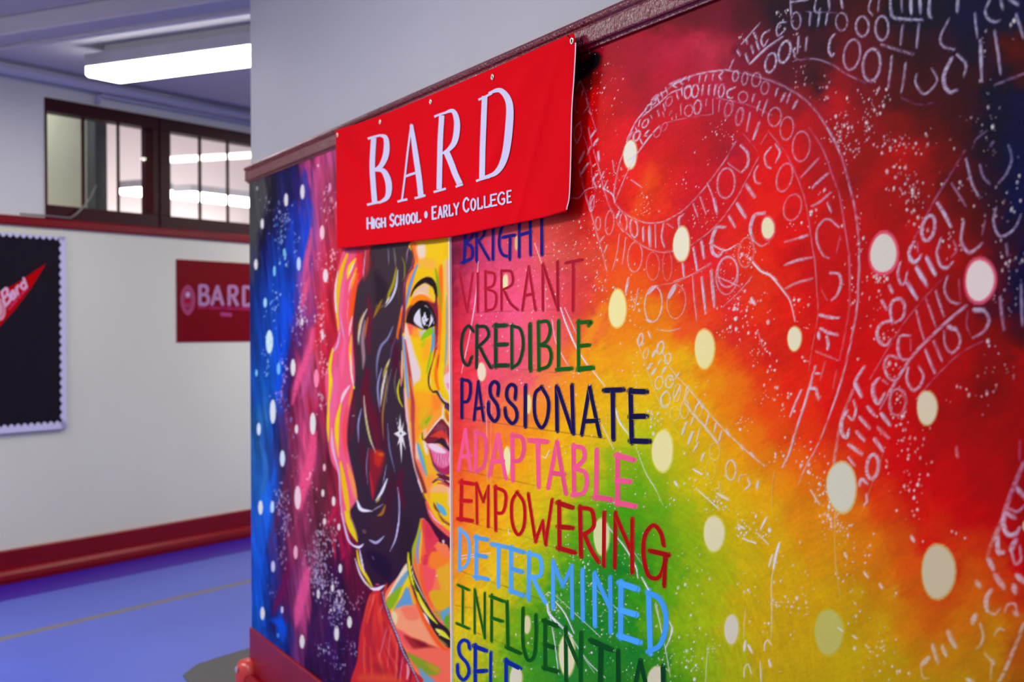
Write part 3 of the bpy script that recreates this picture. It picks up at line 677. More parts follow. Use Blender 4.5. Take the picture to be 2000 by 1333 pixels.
# ================================================================== the portrait, painted stroke by stroke
def B(v, s, w, c, a=1.0, f=1.0, tp=(.35, .15), **k): brush(pts(v, s), w / VW[v][2], c, a, f, tp, **k)
def S(v, s, c, f=1.2, a=1.0, **k): fill(pts(v, s), c, f, a, **k)
DARK = (64, 52, 58); MAR = (106, 34, 52)
HAIR = np.vstack([pts('A', '150,190 720,150 735,300 690,430 655,560 650,750 630,950 650,1100 655,1333'), pts('B', '665,300 690,500 730,750 790,1000 850,1150 900,1290'),
                  pts('C', '830,80 950,190 950,365 870,240 800,130 738,55 715,170 670,310 615,410 560,500 455,665 440,600 340,610 250,480 215,370 180,260 120,120 100,0'),
                  pts('B', '95,930 30,800 0,600 -8,330 12,120'), pts('A', '8,1333 15,1200 40,1080 85,960 75,780 58,600 75,420 125,240')])
FACE = np.vstack([pts('A', '722,150 1090,100 1090,1333'), pts('B', '1085,0 1085,1333'), pts('C', '965,0 965,195 860,110 805,0'),
                  pts('B', '900,1270 850,1130 790,990 740,780 718,650 690,480 668,300 660,0'), pts('A', '655,1333 650,1050 650,900 668,700 682,500 745,370 745,260')])
NECK = np.vstack([pts('C', '738,52 800,125 870,235 965,375 965,1340 720,1340 620,1115 560,1000 490,800 445,650 560,495 620,405 665,325 690,230')])
DRESS = pts('e', '125,420 240,400 262,480 300,640 380,830 450,1010 560,1200 640,1350 -40,1420 -10,1100 12,850 55,650')
_right = CV[:, int(SPLIT - CX):].copy()
# --- hair: lit edge, then the dark mass
S('A', '165,190 390,190 310,430 255,520 225,700 215,900 225,1120 235,1340 0,1345 15,1200 40,1080 88,960 75,780 60,600 80,420 125,250', (228, 84, 116), 2.2)
S('B', '-5,0 240,0 225,180 195,330 170,480 165,640 200,800 240,960 275,1190 330,1333 140,1333 105,1100 95,930 30,800 2,600 -8,330', (226, 88, 120), 2.0)
S('A', '255,190 400,190 330,420 260,480 250,330', (222, 44, 58), 4)
S('A', '165,200 330,195 320,235 170,245', (110, 40, 72), 3, .7)
mass = np.vstack([pts('A', '400,165 735,150 735,300 695,430 665,560 655,750 640,950 650,1100 660,1333'), pts('B', '668,300 695,500 735,750 795,1000 855,1150 905,1290'),
                  pts('C', '835,80 960,190 960,375 870,245 800,130 738,55 715,170 670,310 615,410 560,500 455,670 420,585 340,570 300,470 255,330 235,215 180,60 170,0'),
                  pts('B', '250,1130 228,950 195,800 172,650 180,500 200,350 228,180'), pts('A', '235,1320 230,1100 216,900 226,750 242,600 285,480 350,360')])
fill(mass, DARK, 2.2, color2=(52, 36, 54))
for v, s, w, c, a, f in (('A', '350,640 370,760 350,900 360,1100', 60, MAR, .8, 5), ('A', '240,800 235,1000 250,1200', 30, MAR, .7, 4), ('A', '560,1000 590,1120 580,1330', 60, (84, 26, 48), .7, 5),
                      ('B', '345,20 330,250 400,480 440,700', 90, (104, 26, 46), .8, 6), ('B', '230,200 220,420 200,620', 40, MAR, .7, 4), ('B', '260,560 310,760 330,1000', 60, (80, 30, 46), .6, 5),
                      ('B', '440,300 470,500 500,700', 70, (88, 24, 46), .6, 6), ('B', '640,880 620,1040 660,1200', 60, (96, 24, 46), .7, 5), ('B', '560,900 540,1100 520,1300', 60, (74, 30, 44), .6, 5),
                      ('C', '330,60 420,120 480,200', 160, (66, 40, 50), .6, 8), ('C', '330,330 420,420 460,500', 130, (36, 18, 50), .7, 8), ('C', '600,60 620,180 590,330', 90, (46, 38, 42), .6, 7),
                      ('C', '780,60 850,160 940,290', 60, (70, 20, 44), .6, 5), ('C', '900,150 940,240', 60, (92, 26, 56), .8, 5), ('A', '420,420 470,560 430,660', 110, (44, 34, 42), .7, 8)):
    B(v, s, w, c, a, f, (.4, .4))
S('B', '365,700 490,740 478,870 430,1000 392,1140 372,1000 358,860', (146, 34, 46), 5, .8); S('B', '410,720 485,735 450,850 405,820', (196, 48, 36), 4, .8)
B('B', '440,745 490,750', 30, (196, 96, 36), .8, 2); B('B', '365,900 385,1040 392,1130', 18, (214, 40, 52), .8, 2)
# lit edge strokes
Y1 = (226, 178, 20); Y2 = (222, 204, 12); WH = (222, 214, 222); LI = (186, 180, 222); PK = (228, 98, 138); OR = (246, 104, 36)
for v, s, w, c, a, f in (
    ('A', '310,200 340,330 315,480', 70, (150, 52, 52), .8, 4), ('A', '330,215 318,330 306,480', 9, LI, .8, .8), ('A', '380,200 390,300 370,420', 40, (78, 40, 46), .7, 4),
    ('A', '170,250 118,400 92,580 92,740 100,900', 46, Y1, 1, 1.2), ('A', '190,320 142,470 118,640 108,800 112,930', 38, PK, 1, 1.5), ('A', '88,400 66,560 70,720 97,930', 15, WH, 1, .8),
    ('A', '76,760 92,930', 10, (236, 170, 30), 1, .8), ('A', '240,296 195,370 172,470', 40, (232, 200, 6), 1, 1), ('A', '228,330 182,440', 13, WH, 1, .8), ('A', '250,370 222,470 200,560', 32, (238, 150, 30), .9, 1.4),
    ('A', '262,420 225,600 205,760 196,960', 40, (252, 82, 30), 1, 1.8), ('A', '190,560 178,720 160,900', 34, (232, 80, 82), .8, 2), ('A', '236,420 198,500 180,610', 8, WH, .9, .7), ('A', '180,640 172,760 175,880', 7, (220, 160, 190), .8, .7),
    ('A', '214,790 196,880 186,960', 15, (226, 200, 214), .95, 1), ('A', '112,790 128,900 152,1030', 11, (196, 160, 206), .85, .9), ('A', '104,930 84,1040 38,1112', 15, (198, 172, 216), .9, 1),
    ('A', '45,1070 18,1220 22,1340', 27, Y2, 1, 1), ('A', '206,960 196,1120 212,1340', 26, (236, 168, 50), 1, 1.2), ('A', '198,1110 206,1333', 13, WH, .95, .9), ('A', '150,1000 130,1150 120,1333', 40, (236, 100, 140), .9, 3), ('A', '90,1120 80,1250 70,1333', 16, (170, 90, 120), .7, 2),
    ('B', '18,0 28,190 4,340', 38, (228, 208, 8), 1, 1.2), ('B', '196,0 212,80 226,180', 13, (232, 214, 200), 1, .8), ('B', '224,150 230,180', 16, (222, 206, 20), 1, .8), ('B', '75,0 60,180 40,360 30,520', 58, (226, 98, 146), .9, 3),
    ('B', '190,150 140,225 112,310', 26, (232, 206, 206), .95, 1.4), ('B', '112,312 84,450 80,600 92,770', 38, (226, 196, 14), 1, 1.2), ('B', '214,170 178,340', 22, (240, 130, 30), .9, 1.2), ('B', '168,330 146,500 150,640 160,780', 38, (234, 72, 76), .95, 2),
    ('B', '10,300 2,480 6,640', 24, (232, 200, 20), .95, 1.2), ('B', '34,520 44,690 82,850', 26, (236, 168, 172), .9, 1.4), ('B', '70,640 100,780', 20, (240, 150, 100), .8, 1.5), ('B', '36,560 52,730 92,880 104,1010 112,1180 142,1333', 12, LI, 1, .8),
    ('B', '110,810 135,960 170,1180 190,1340', 44, (226, 178, 18), 1, 1.3), ('B', '170,830 212,980 256,1150', 40, (236, 146, 70), .95, 1.6), ('B', '195,960 215,1090 250,1160', 16, (222, 120, 140), .8, 1.3),
    ('B', '255,1150 290,1225 385,1240', 30, (222, 222, 232), 1, 1.4), ('C', '138,0 180,120 232,235', 46, (222, 196, 10), 1, 1.2), ('C', '168,0 205,110 240,210', 10, (170, 120, 130), .8, 1), ('C', '104,0 130,110 162,222 205,268 240,276', 15, (206, 190, 226), 1, .9),
    ('C', '195,265 245,278 282,252', 20, (222, 212, 232), 1, .9), ('C', '228,300 252,420 310,520 352,590', 24, (220, 200, 12), 1, 1), ('C', '246,285 268,400 288,482', 14, (214, 206, 232), 1, .8), ('C', '215,368 250,480 300,562 345,604', 15, (214, 206, 226), 1, .8),
    ('C', '290,540 330,580 355,588', 14, (180, 180, 60), .9, 1), ('C', '335,600 385,608 445,575', 30, (226, 214, 226), 1, 1), ('C', '375,568 405,572', 16, (206, 70, 120), .9, 1),
    # strands inside the hair
    ('A', '342,728 294,830 270,960 268,1040', 20, (206, 196, 190), .95, 1.2), ('A', '318,750 276,850 262,960', 12, (196, 150, 30), .8, 1.2), ('A', '350,800 330,900 322,990', 18, (206, 110, 40), .8, 1.4), ('A', '322,830 302,980 312,1150 305,1250', 30, (196, 150, 156), .7, 2.5),
    ('A', '596,370 572,500 535,590 512,660', 28, (168, 150, 16), .9, 1.4), ('A', '608,390 594,530 552,640 498,712', 19, (204, 206, 222), .95, 1), ('A', '540,620 500,690', 14, (222, 216, 190), .9, 1), ('A', '470,650 432,730 398,805', 24, (172, 122, 22), .8, 1.6), ('A', '500,690 440,720 420,690', 20, (120, 96, 40), .7, 1.6),
    ('A', '568,880 520,985 462,1055 430,1180 425,1333', 22, (130, 132, 172), .85, 1.3), ('A', '524,185 528,270 532,350', 9, (132, 130, 160), .8, .8), ('A', '574,200 584,280 592,370', 15, (112, 118, 104), .8, 1.2), ('A', '642,275 668,350 666,440 650,480', 10, (150, 150, 36), .85, .9),
    ('A', '714,170 690,240 684,330', 10, (196, 150, 170), .7, .8), ('A', '620,540 612,600 616,680', 6, (120, 100, 40), .7, .7), ('A', '540,1160 500,1260 480,1333', 26, (180, 160, 60), .8, 1.6), ('A', '535,1170 508,1240', 10, (226, 214, 180), .9, .9), ('A', '600,960 560,1060 540,1180', 16, (100, 90, 140), .5, 1.5),
    ('B', '468,0 434,160 452,380', 17, (142, 146, 192), .9, 1), ('B', '512,20 478,160 458,330', 20, (214, 204, 190), .95, 1.2), ('B', '520,60 500,220 476,420 484,620', 16, (170, 130, 56), .8, 1.4), ('B', '600,0 580,120 596,260', 12, (110, 112, 96), .7, 1.2), ('B', '555,0 520,160 510,300', 8, (140, 130, 150), .7, .9),
    ('B', '520,480 536,690 584,900', 14, (116, 118, 156), .8, 1.1), ('B', '292,350 266,480 266,640', 15, (156, 152, 204), .85, 1), ('B', '314,240 330,420 368,610 418,735', 17, (212, 198, 170), .9, 1.1), ('B', '330,420 350,540 380,640', 9, (190, 170, 40), .8, 1), ('B', '352,690 336,850 348,1010', 10, (130, 128, 168), .8, .9),
    ('B', '512,830 490,950 480,1000', 9, (150, 146, 180), .8, .8), ('B', '516,960 468,1075 416,1150', 24, (214, 214, 226), 1, 1.2), ('B', '455,1120 420,1165', 18, (196, 180, 60), .8, 1.2), ('B', '486,1178 430,1210 380,1240', 12, (160, 150, 162), .8, 1), ('B', '500,1190 470,1260 430,1280', 26, (186, 116, 36), .8, 1.6),
    ('B', '608,1030 622,1180 616,1340', 12, (170, 168, 214), .9, .9), ('C', '562,0 554,90 530,215 488,308', 13, (196, 190, 230), .95, .9), ('C', '326,222 382,242 444,190', 22, (176, 172, 214), .9, 1.2), ('C', '345,345 365,380', 12, (110, 90, 120), .7, 1), ('B', '212,412 238,412', 12, (150, 140, 150), .9, .8)):
    B(v, s, w, c, a, f)
S('C', '270,140 300,148 296,172 276,165', (120, 84, 80), 1, .7)
# --- neck and shoulder
fill(NECK, (238, 118, 74), .9)
for s, c, f in (('700,60 800,130 760,380 690,430 640,250 640,120', (234, 84, 86), 3), ('800,120 935,90 935,520 860,420', (222, 164, 42), 4), ('640,60 760,-60 800,0 690,130', (214, 56, 76), 3), ('760,-10 900,40 935,90 800,170 720,120', (240, 124, 46), 4), ('735,400 935,420 935,600 860,600 790,570', (216, 166, 34), 3),
                ('830,630 880,590 935,560 935,650 905,712 870,715', (98, 156, 182), 2), ('880,690 935,640 935,800 900,770', (104, 160, 40), 2), ('770,600 840,620 850,690 800,650', (170, 150, 60), 2.5),
                ('490,115 520,200 420,340 290,470 280,480 380,300', (228, 206, 172), 1.5), ('500,190 525,240 400,400 330,450 390,330', (104, 156, 180), 2), ('515,240 545,310 460,430 400,520 350,600 335,560 420,420', (224, 202, 22), 2.5), ('330,440 440,345 410,470 345,580 295,560 290,500', (132, 172, 30), 2.2),
                ('500,355 560,520 520,560 375,585 440,470', (98, 150, 192), 2), ('520,330 580,430 600,520 560,520', (232, 160, 50), 2), ('380,580 560,548 640,680 760,900 820,985 640,900 440,820 350,690', (238, 152, 108), 3), ('440,570 580,560 620,680 500,690', (240, 120, 90), 4), ('340,600 400,640 390,740 350,690', (226, 206, 150), 3),
                ('400,790 520,860 620,1030 520,1000 430,900', (234, 90, 84), 4), ('470,850 640,920 820,990 760,1045 620,1030 540,960', (158, 48, 44), 4), ('560,890 700,940 660,990', (130, 36, 44), 4), ('520,1010 935,1010 935,1345 720,1345 600,1180', (238, 106, 80), 4),
                ('500,1035 660,1100 830,1190 825,1250 720,1262 600,1180', (134, 152, 40), 3), ('690,1140 830,1190 800,1240', (178, 150, 40), 3), ('620,1185 700,1250 800,1345 670,1345', (112, 152, 172), 2.5)):
    S('e', s, c, f)
for v, s, w, c, a, f in (('e', '575,420 640,600 740,800 860,970 935,1000', 44, (246, 92, 40), 1, 2), ('e', '640,120 660,330 760,560', 34, (246, 92, 40), .9, 3), ('d', '352,620 300,880 235,1080 215,1260 230,1333', 46, (152, 176, 30), 1, 1.5), ('d', '345,810 315,980 292,1150 300,1333', 44, (92, 152, 194), 1, 1.4),
                         ('d', '372,690 358,900 336,1150 340,1333', 34, (226, 172, 40), 1, 1.4), ('d', '350,630 395,900 400,1060 375,1333', 40, (240, 96, 44), .95, 2), ('d', '420,1190 500,1110 600,1000', 40, (246, 92, 40), .9, 2.5), ('e', '570,40 600,180 640,300', 20, (196, 120, 50), .8, 1.5)):
    B(v, s, w, c, a, f, (.5, .4))
S('d', '375,640 480,690 590,880 640,960 560,1060 440,1170 410,1000', (216, 62, 78), 2.2)
S('d', '440,700 540,860 500,960 440,900', (206, 56, 72), 3)
CHOKER = pts('e', '498,-10 545,-10 556,130 615,300 716,540 820,700 940,815 940,985 830,885 740,745 640,565 565,400 515,220 500,100')
fill(CHOKER, (48, 40, 46), .9)
for v, s, w, c, a, f in (('e', '512,0 520,120 550,280 600,430', 30, (214, 202, 24), 1, .8), ('e', '590,370 640,500 720,630 815,738', 44, (216, 206, 26), 1, .9), ('e', '545,130 570,250 640,400 700,520', 11, (226, 218, 180), .95, .7), ('e', '640,500 690,600 770,700', 14, (232, 226, 150), .9, .8),
                         ('e', '800,790 860,830 940,895', 52, (214, 210, 46), 1, 1), ('e', '805,800 850,820', 14, (226, 220, 190), .9, .8), ('e', '670,620 700,670 735,740', 20, (220, 214, 214), 1, .8), ('e', '820,880 880,930 925,968', 20, (120, 124, 60), .9, 1), ('e', '590,360 612,410', 14, (52, 44, 46), 1, .7), ('e', '560,330 590,390', 8, (40, 40, 44), .9, .7), ('e', '830,850 840,855', 12, WH, 1, .6)):
    B(v, s, w, c, a, f)
# --- dress
fill(DRESS, (196, 48, 48), 1.1)
rs = np.random.RandomState(5)
for k in range(46):
    x0_ = rs.uniform(0, 1); yb = rs.uniform(560, 1333); L = rs.uniform(180, 420)
    def edge(y): return np.interp(y, [420, 650, 850, 1100, 1333], [125, 55, 12, -10, -40]), np.interp(y, [400, 480, 640, 830, 1010, 1200, 1333], [240, 262, 300, 380, 450, 560, 640])
    P = []
    for j in range(4):
        y_ = yb - L * (1 - j / 3); y_ = max(y_, 430); a_, b_ = edge(y_); P.append('%f,%f' % (a_ + (b_ - a_) * (.04 + .9 * x0_), y_))
    B('e', ' '.join(P), rs.uniform(10, 40), [(126, 26, 52), (226, 82, 48), (214, 58, 50), (160, 34, 52), (232, 92, 58)][k % 5], rs.uniform(.35, .7), 2.2)
for s, w, c, a, f in (('290,780 255,920 214,1085', 11, (206, 108, 130), .9, .8), ('250,530 220,610', 10, (206, 120, 150), .7, 1), ('340,790 320,900 300,1180', 9, (220, 110, 110), .8, 1), ('400,930 392,1120 385,1300', 14, (224, 118, 100), .7, 1.4), ('465,1060 440,1200 425,1333', 10, (216, 110, 150), .85, .9), ('505,1150 512,1230 500,1300', 26, (226, 180, 190), .8, 1.6),
                      ('545,1210 530,1333', 22, (120, 30, 60), .8, 1.5), ('430,1000 420,1200 400,1333', 22, (130, 28, 54), .8, 1.6), ('180,420 130,560 90,720', 30, (230, 70, 44), .8, 2), ('20,1290 300,1300 420,1330', 90, (214, 84, 50), .7, 8), ('180,1160 250,1230', 80, (140, 42, 50), .6, 8), ('160,430 140,540', 10, (220, 120, 150), .7, 1.2),
                      ('290,325 262,420', 30, (196, 52, 40), 1, 1), ('240,395 268,520 328,690 398,862 456,1022 536,1172 624,1345', 30, (66, 30, 46), .9, 1), ('246,400 272,520 330,690 402,862 460,1022 540,1172 624,1345', 15, (184, 168, 200), 1, .8)):
    B('e', s, w, c, a, f, (.6, .6))
for k in range(30):
    t = k / 29; q = catmull(pts('e', '246,400 272,520 330,690 402,862 460,1022 540,1172 624,1345'), 10); i_ = int(t * (len(q) - 1)); p = q[i_]
    brush(np.array([p + (-1.6, -.6), p + (1.8, 1.2)]), 1.0, (70, 50, 70), .7, .6, (1, 1), curved=False)
# --- face
fill(FACE, (228, 184, 24), 1.0)
for v, s, c, f, a in (
    ('A', '722,150 770,150 790,330 745,370 742,270', (244, 112, 46), 3, 1), ('A', '700,420 760,350 745,500 690,640', (240, 128, 52), 3, .95), ('A', '770,190 840,170 850,260 800,300', (226, 206, 196), 4, .9), ('A', '870,140 990,130 990,330 880,320', (232, 190, 18), 4, .9), ('A', '800,290 930,300 930,380 780,360', (232, 168, 70), 5, .8),
    ('a', '690,-40 850,-40 850,700 700,700', (228, 190, 60), 4, 1), ('a', '640,60 700,0 712,400 690,900 650,900 630,500', (240, 108, 34), 3, 1), ('a', '755,-60 850,-60 850,500 800,560 765,420', (216, 166, 140), 4, 1), ('a', '780,450 850,400 850,1340 785,1340', (222, 160, 110), 3, 1), ('a', '700,640 765,640 765,1340 690,1340', (224, 176, 20), 2, 1),
    ('b', '640,-20 765,-20 740,500 700,700 660,520', (226, 178, 24), 2, 1), ('b', '770,-20 850,-20 850,480 760,480', (220, 168, 110), 2, 1), ('b', '730,500 850,430 850,620 730,650', (232, 140, 110), 3, 1), ('b', '715,640 850,590 850,1040 790,900 730,780', (224, 190, 198), 3, 1), ('b', '765,740 815,760 815,840 785,820', (226, 120, 150), 2, .9),
    ('a', '130,920 230,930 300,1010 190,1130 150,1050', (236, 92, 82), 3, 1), ('a', '230,1000 330,1060 330,1150 200,1150', (238, 150, 50), 4, .9), ('a', '90,950 125,1000 200,1340 90,1340', (226, 196, 184), 2, 1), ('b', '100,-10 165,-10 250,260 320,450 348,560 330,690 262,742 222,800 185,600 140,300', (216, 196, 188), 3, 1),
    ('b', '300,20 420,-20 470,100 350,160', (226, 180, 22), 4, .9), ('b', '400,80 530,40 490,300 390,400', (236, 160, 40), 6, .9), ('b', '470,880 600,950 690,1100 660,1260 380,1345 240,1230 230,900', (238, 158, 36), 6, 1), ('b', '540,930 660,980 680,1130 560,1180', (240, 124, 46), 5, .9), ('b', '120,900 260,1000 300,1345 160,1345', (222, 120, 62), 5, .7),
    ('c', '250,-10 560,-10 420,300 330,420 260,600 240,300', (238, 138, 46), 6, 1), ('c', '330,-20 500,-20 420,140 320,260', (224, 170, 36), 6, .9), ('c', '380,160 520,80 540,130 470,270 380,330 340,300', (190, 170, 40), 4, .9), ('c', '420,200 510,110 500,170 445,245', (128, 172, 26), 2, 1), ('c', '540,120 680,20 690,100 560,270 440,420 400,380', (240, 146, 60), 4, .9), ('c', '400,330 440,330 430,460 390,420', (226, 180, 150), 3, .9),
    ('c', '250,600 300,560 350,860 320,900 260,760', (224, 186, 160), 3, 1), ('c', '320,830 400,980 430,1160 350,1060 260,830', (236, 116, 96), 4, 1), ('c', '430,660 480,640 560,900 600,1060 560,1140 480,1120', (232, 166, 44), 3, 1), ('c', '430,1080 600,1080 540,1200 420,1345', (238, 148, 56), 4, 1),
    ('d', '410,-20 540,-20 500,260 460,300', (238, 138, 60), 4, 1), ('d', '540,90 800,60 800,230 520,200', (232, 170, 110), 5, 1), ('d', '500,220 640,190 850,250 850,640 700,640 640,520 560,360', (226, 184, 20), 3, 1), ('d', '740,-20 850,-20 850,380 780,380 790,160', (226, 186, 170), 3, .8), ('d', '600,345 640,370 725,430 772,540 730,565 670,520 620,440', (86, 166, 192), 1.3, 1)):
    S(v, s, c, f, a)
for v, s, w, c, a, f, tp in (
    ('a', '590,50 612,180 640,380 690,720', 42, (122, 164, 20), 1, 1.6, (.5, .3)), ('a', '768,470 770,800 768,1340', 26, (132, 150, 158), 1, 1.4, (.3, .9)), ('b', '765,-20 760,240 745,450', 30, (128, 154, 156), 1, 1.4, (.9, .5)), ('b', '748,440 725,540 705,640', 20, (170, 170, 90), .8, 1.8, (.8, .2)),
    ('A', '722,180 742,260 746,340 700,420', 9, (80, 40, 50), .9, .8, (.8, .4)), ('A', '780,346 742,440 712,540 690,640 682,700', 24, (86, 148, 206), 1, 1, (.5, .5)), ('a', '150,420 115,560 98,700 85,860', 22, (150, 110, 170), .9, 1.3, (.8, .3)),
    ('a', '232,20 135,140 85,300 78,500 75,700 78,900 62,1080', 48, (122, 42, 66), 1, 1.6, (.3, .5)), ('a', '150,130 90,260 70,420', 12, (180, 100, 130), .7, 1, (.5, .3)), ('a', '48,640 30,800 10,1000', 30, (240, 96, 40), 1, 1.4, (.3, .6)), ('a', '46,650 40,740', 14, (230, 190, 190), 1, 1, (.4, .4)), ('A', '640,720 622,850 605,960 612,990', 22, (236, 100, 40), .9, 1.4, (.3, .4)),
    ('b', '60,-20 88,300 110,600 132,850 150,990', 42, (104, 152, 218), 1, 1.3, (.5, .5)), ('b', '40,210 42,420 45,620 30,780', 22, (226, 180, 180), 1, 1, (.4, .4)), ('b', '15,380 25,560 35,720', 20, (240, 100, 40), 1, 1.2, (.4, .4)), ('b', '92,40 140,380 182,700 205,900 220,1100 215,1345', 60, (170, 58, 60), 1, 2, (.35, 1.0)),
    ('b', '82,830 108,1050 130,1345', 46, (226, 172, 162), 1, 1.4, (.4, .9)), ('b', '175,640 230,880 300,1200', 26, (240, 150, 60), .8, 2, (.4, .4)), ('b', '660,150 628,350 595,560 605,720 640,850', 56, (236, 104, 30), 1, 2, (.3, .6)), ('b', '650,270 630,380 620,500', 26, (176, 66, 32), .9, 1.6, (.3, .3)), ('b', '700,420 690,640 720,820 790,960', 60, (228, 192, 24), 1, 2, (.6, .4)),
    ('b', '545,-10 535,160 512,270', 38, (90, 152, 178), 1, 1.4, (.8, .6)), ('b', '515,250 478,420 445,580', 38, (132, 180, 30), 1, 1.6, (.7, .3)), ('b', '400,60 370,140', 40, (160, 180, 30), .8, 2, (.5, .3)),
    ('a', '645,640 660,900 650,1100 640,1340', 60, (240, 106, 34), 1, 2, (.4, .9)), ('b', '640,-20 625,120 590,330', 40, (236, 140, 40), .9, 2, (.8, .4)), ('a', '600,520 606,800 602,1000 598,1340', 58, (124, 40, 60), 1, 1.4, (.5, .7)), ('b', '600,-20 590,160 560,320', 34, (168, 54, 54), 1, 1.3, (.9, .5)), ('b', '608,90 596,170', 12, (206, 150, 180), .8, .8, (.4, .4)),
    ('b', '560,320 512,490 482,610 476,720 500,830 560,890', 28, (84, 38, 56), 1, 1, (.3, .8)), ('b', '500,650 500,780', 10, (230, 222, 190), .8, .8, (.3, .3)), ('a', '540,1020 555,1180 548,1340', 46, (86, 150, 186), 1, 1.2, (.8, .8)),
    ('b', '545,880 610,885 660,950 720,1040 815,1110', 52, (56, 40, 50), 1, 1.2, (.5, 1)), ('b', '745,1080 770,1130 830,1170', 70, (84, 48, 74), 1, 1.5, (.5, 1)), ('b', '640,870 690,970 760,1040 815,1050', 20, (216, 206, 200), 1, .9, (.6, .6)), ('b', '680,1060 675,1140', 16, (206, 150, 150), .9, 1, (.3, .3)), ('b', '722,1095 710,1200 704,1345', 25, (216, 206, 206), 1, 1, (.4, 1)), ('b', '760,1200 790,1340', 60, (196, 92, 44), .9, 2.5, (.4, 1)),
    ('c', '112,-20 145,300 180,560 220,800 260,980 330,1200 372,1345', 26, (216, 180, 186), 1, 1, (1, .8)), ('c', '215,-20 222,300 230,560 245,800', 54, (176, 66, 64), 1, 2, (1, .6)), ('c', '165,60 185,360 215,640', 22, (232, 150, 130), .8, 1.6, (.7, .4)), ('c', '245,820 300,1000 370,1180 420,1345', 60, (128, 50, 48), 1, 1.8, (.4, .9)),
    ('c', '298,555 338,720 388,900 442,1065', 58, (96, 156, 192), 1, 1.3, (.5, .6)), ('c', '335,580 400,780 470,1110', 26, (162, 174, 34), 1, 1.2, (.4, .4)), ('c', '330,520 420,800', 18, (214, 170, 40), .9, 1.5, (.4, .3)), ('c', '395,510 430,640 450,740', 54, (216, 206, 194), 1, 1.8, (.5, .3)), ('c', '330,470 345,400', 14, (200, 196, 180), .7, 1.2, (.4, .3)),
    ('d', '560,360 590,440 650,520', 40, (122, 52, 54), .95, 1.5, (.4, .4)), ('d', '440,340 520,560 640,720 830,880', 76, (236, 92, 82), 1, 2, (.5, 1)), ('d', '640,540 720,650 830,720', 40, (124, 44, 50), .8, 2.2, (.4, 1)), ('d', '380,190 420,300', 26, (170, 96, 50), .8, 1.5, (.4, .4)), ('d', '300,-10 345,110 375,200', 16, (216, 206, 210), 1, .8, (.9, .3)), ('d', '485,475 575,620 690,715', 22, (222, 186, 200), 1, 1, (.4, .3)), ('d', '735,700 742,712', 16, (240, 190, 180), 1, .8, (1, 1))):
    B(v, s, w, c, a, f, tp)
# eye, brow
EYE = pts('a', '105,905 165,720 240,625 330,560 420,575 500,640 560,740 600,880 580,970 480,1015 430,1050 330,1015 240,970 170,940')
BROW = pts('a', '178,510 198,420 255,312 330,232 430,180 522,188 585,262 612,360 622,480 606,545 580,470 550,365 500,318 422,278 340,312 252,385 205,470')
S('a', '225,450 330,335 420,288 500,330 555,400 560,560 470,500 340,470 240,500', (222, 182, 146), 1.6); S('a', '500,330 555,400 555,570 500,520 470,420', (228, 186, 40), 2); B('a', '250,480 350,440 470,490 530,560', 20, (226, 204, 180), .9, 1.2)
S('a', '185,680 200,540 330,462 450,485 560,590 540,640 420,585 300,585', (242, 128, 30), 2); S('a', '420,560 560,600 600,560 625,760 605,900 560,870 520,700', (124, 38, 54), 2.2); S('a', '110,740 190,640 200,800 130,900', (130, 44, 70), 3, .9)
fill(EYE, (40, 30, 36), 1.4); fill(BROW, (40, 26, 36), .9)
for k in range(14): 
    x_ = 190 + k * 26; B('a', '%d,%d %d,%d' % (x_, 690 - k * 9 if k < 8 else 600, x_ - 12, 640 - k * 12 if k < 8 else 550 + (k - 8) * 12), 10, (40, 28, 36), .8, .8)
S('a', '232,862 268,765 342,690 348,800 362,930 392,1022 300,975 250,925', (208, 203, 208), .8); S('a', '508,780 530,820 552,872 525,935 468,1002 498,890', (206, 202, 206), .8)
S('a', '340,690 420,650 500,720 505,850 470,990 425,1040 385,1000 360,920', (34, 26, 32), .8)
S('a', '408,740 432,800 445,850 475,862 440,915 412,972 372,920 366,840 392,815', (208, 206, 212), .7); B('a', '400,850 412,870', 14, (34, 26, 32), 1, .6); B('a', '420,900 436,925', 16, (34, 26, 32), 1, .6); B('a', '440,970 458,960', 16, (206, 206, 212), 1, .6)
B('a', '395,640 430,650 475,690', 14, (180, 176, 186), 1, .7); B('a', '490,700 540,800 570,880', 9, (150, 140, 150), .8, .7); B('a', '572,890 555,930 575,945', 12, (206, 200, 206), 1, .7)
B('a', '250,925 320,985 400,1030', 10, (120, 100, 110), .8, .8); B('a', '300,1030 325,1075', 14, (200, 190, 170), .8, .9)
S('a', '325,1065 440,1035 352,1165', (196, 184, 156), 1.4); S('a', '520,1018 545,1090 440,1165 352,1215 375,1125 450,1045', (132, 184, 22), 1.4); B('a', '420,1180 370,1330', 44, (170, 190, 30), .7, 2)
# lips
LIPS = pts('c', '408,482 520,330 640,185 700,155 765,230 850,350 850,1130 760,1100 640,1030 550,880 490,680 435,560')
S('c', '408,482 520,330 640,188 700,158 765,232 850,345 850,700 700,585 620,552 480,562 432,535', (116, 40, 52), 1); S('c', '500,440 640,350 690,330 790,440 812,580 730,560 640,470 560,450', (206, 62, 46), 2); S('c', '560,330 680,230 760,300 700,330 600,350', (140, 62, 70), 2.5, .8)
S('c', '440,570 570,552 700,610 850,705 850,1020 700,1060 600,995 550,865 490,680', (216, 104, 142), 1.2); S('c', '470,580 600,565 760,690 700,720 560,680', (226, 196, 206), 2.2); S('c', '540,860 700,960 850,900 850,1050 700,1060 600,995', (172, 44, 84), 3); S('c', '490,680 540,720 590,850 540,850', (228, 84, 110), 2)
S('c', '560,555 640,480 720,470 790,590 850,660 850,720 740,625 640,555', (58, 38, 52), 1.2); B('c', '440,545 560,545 640,540', 18, (60, 36, 48), .9, 1); B('c', '765,470 790,560 812,620', 20, (236, 150, 170), .9, 1.2)
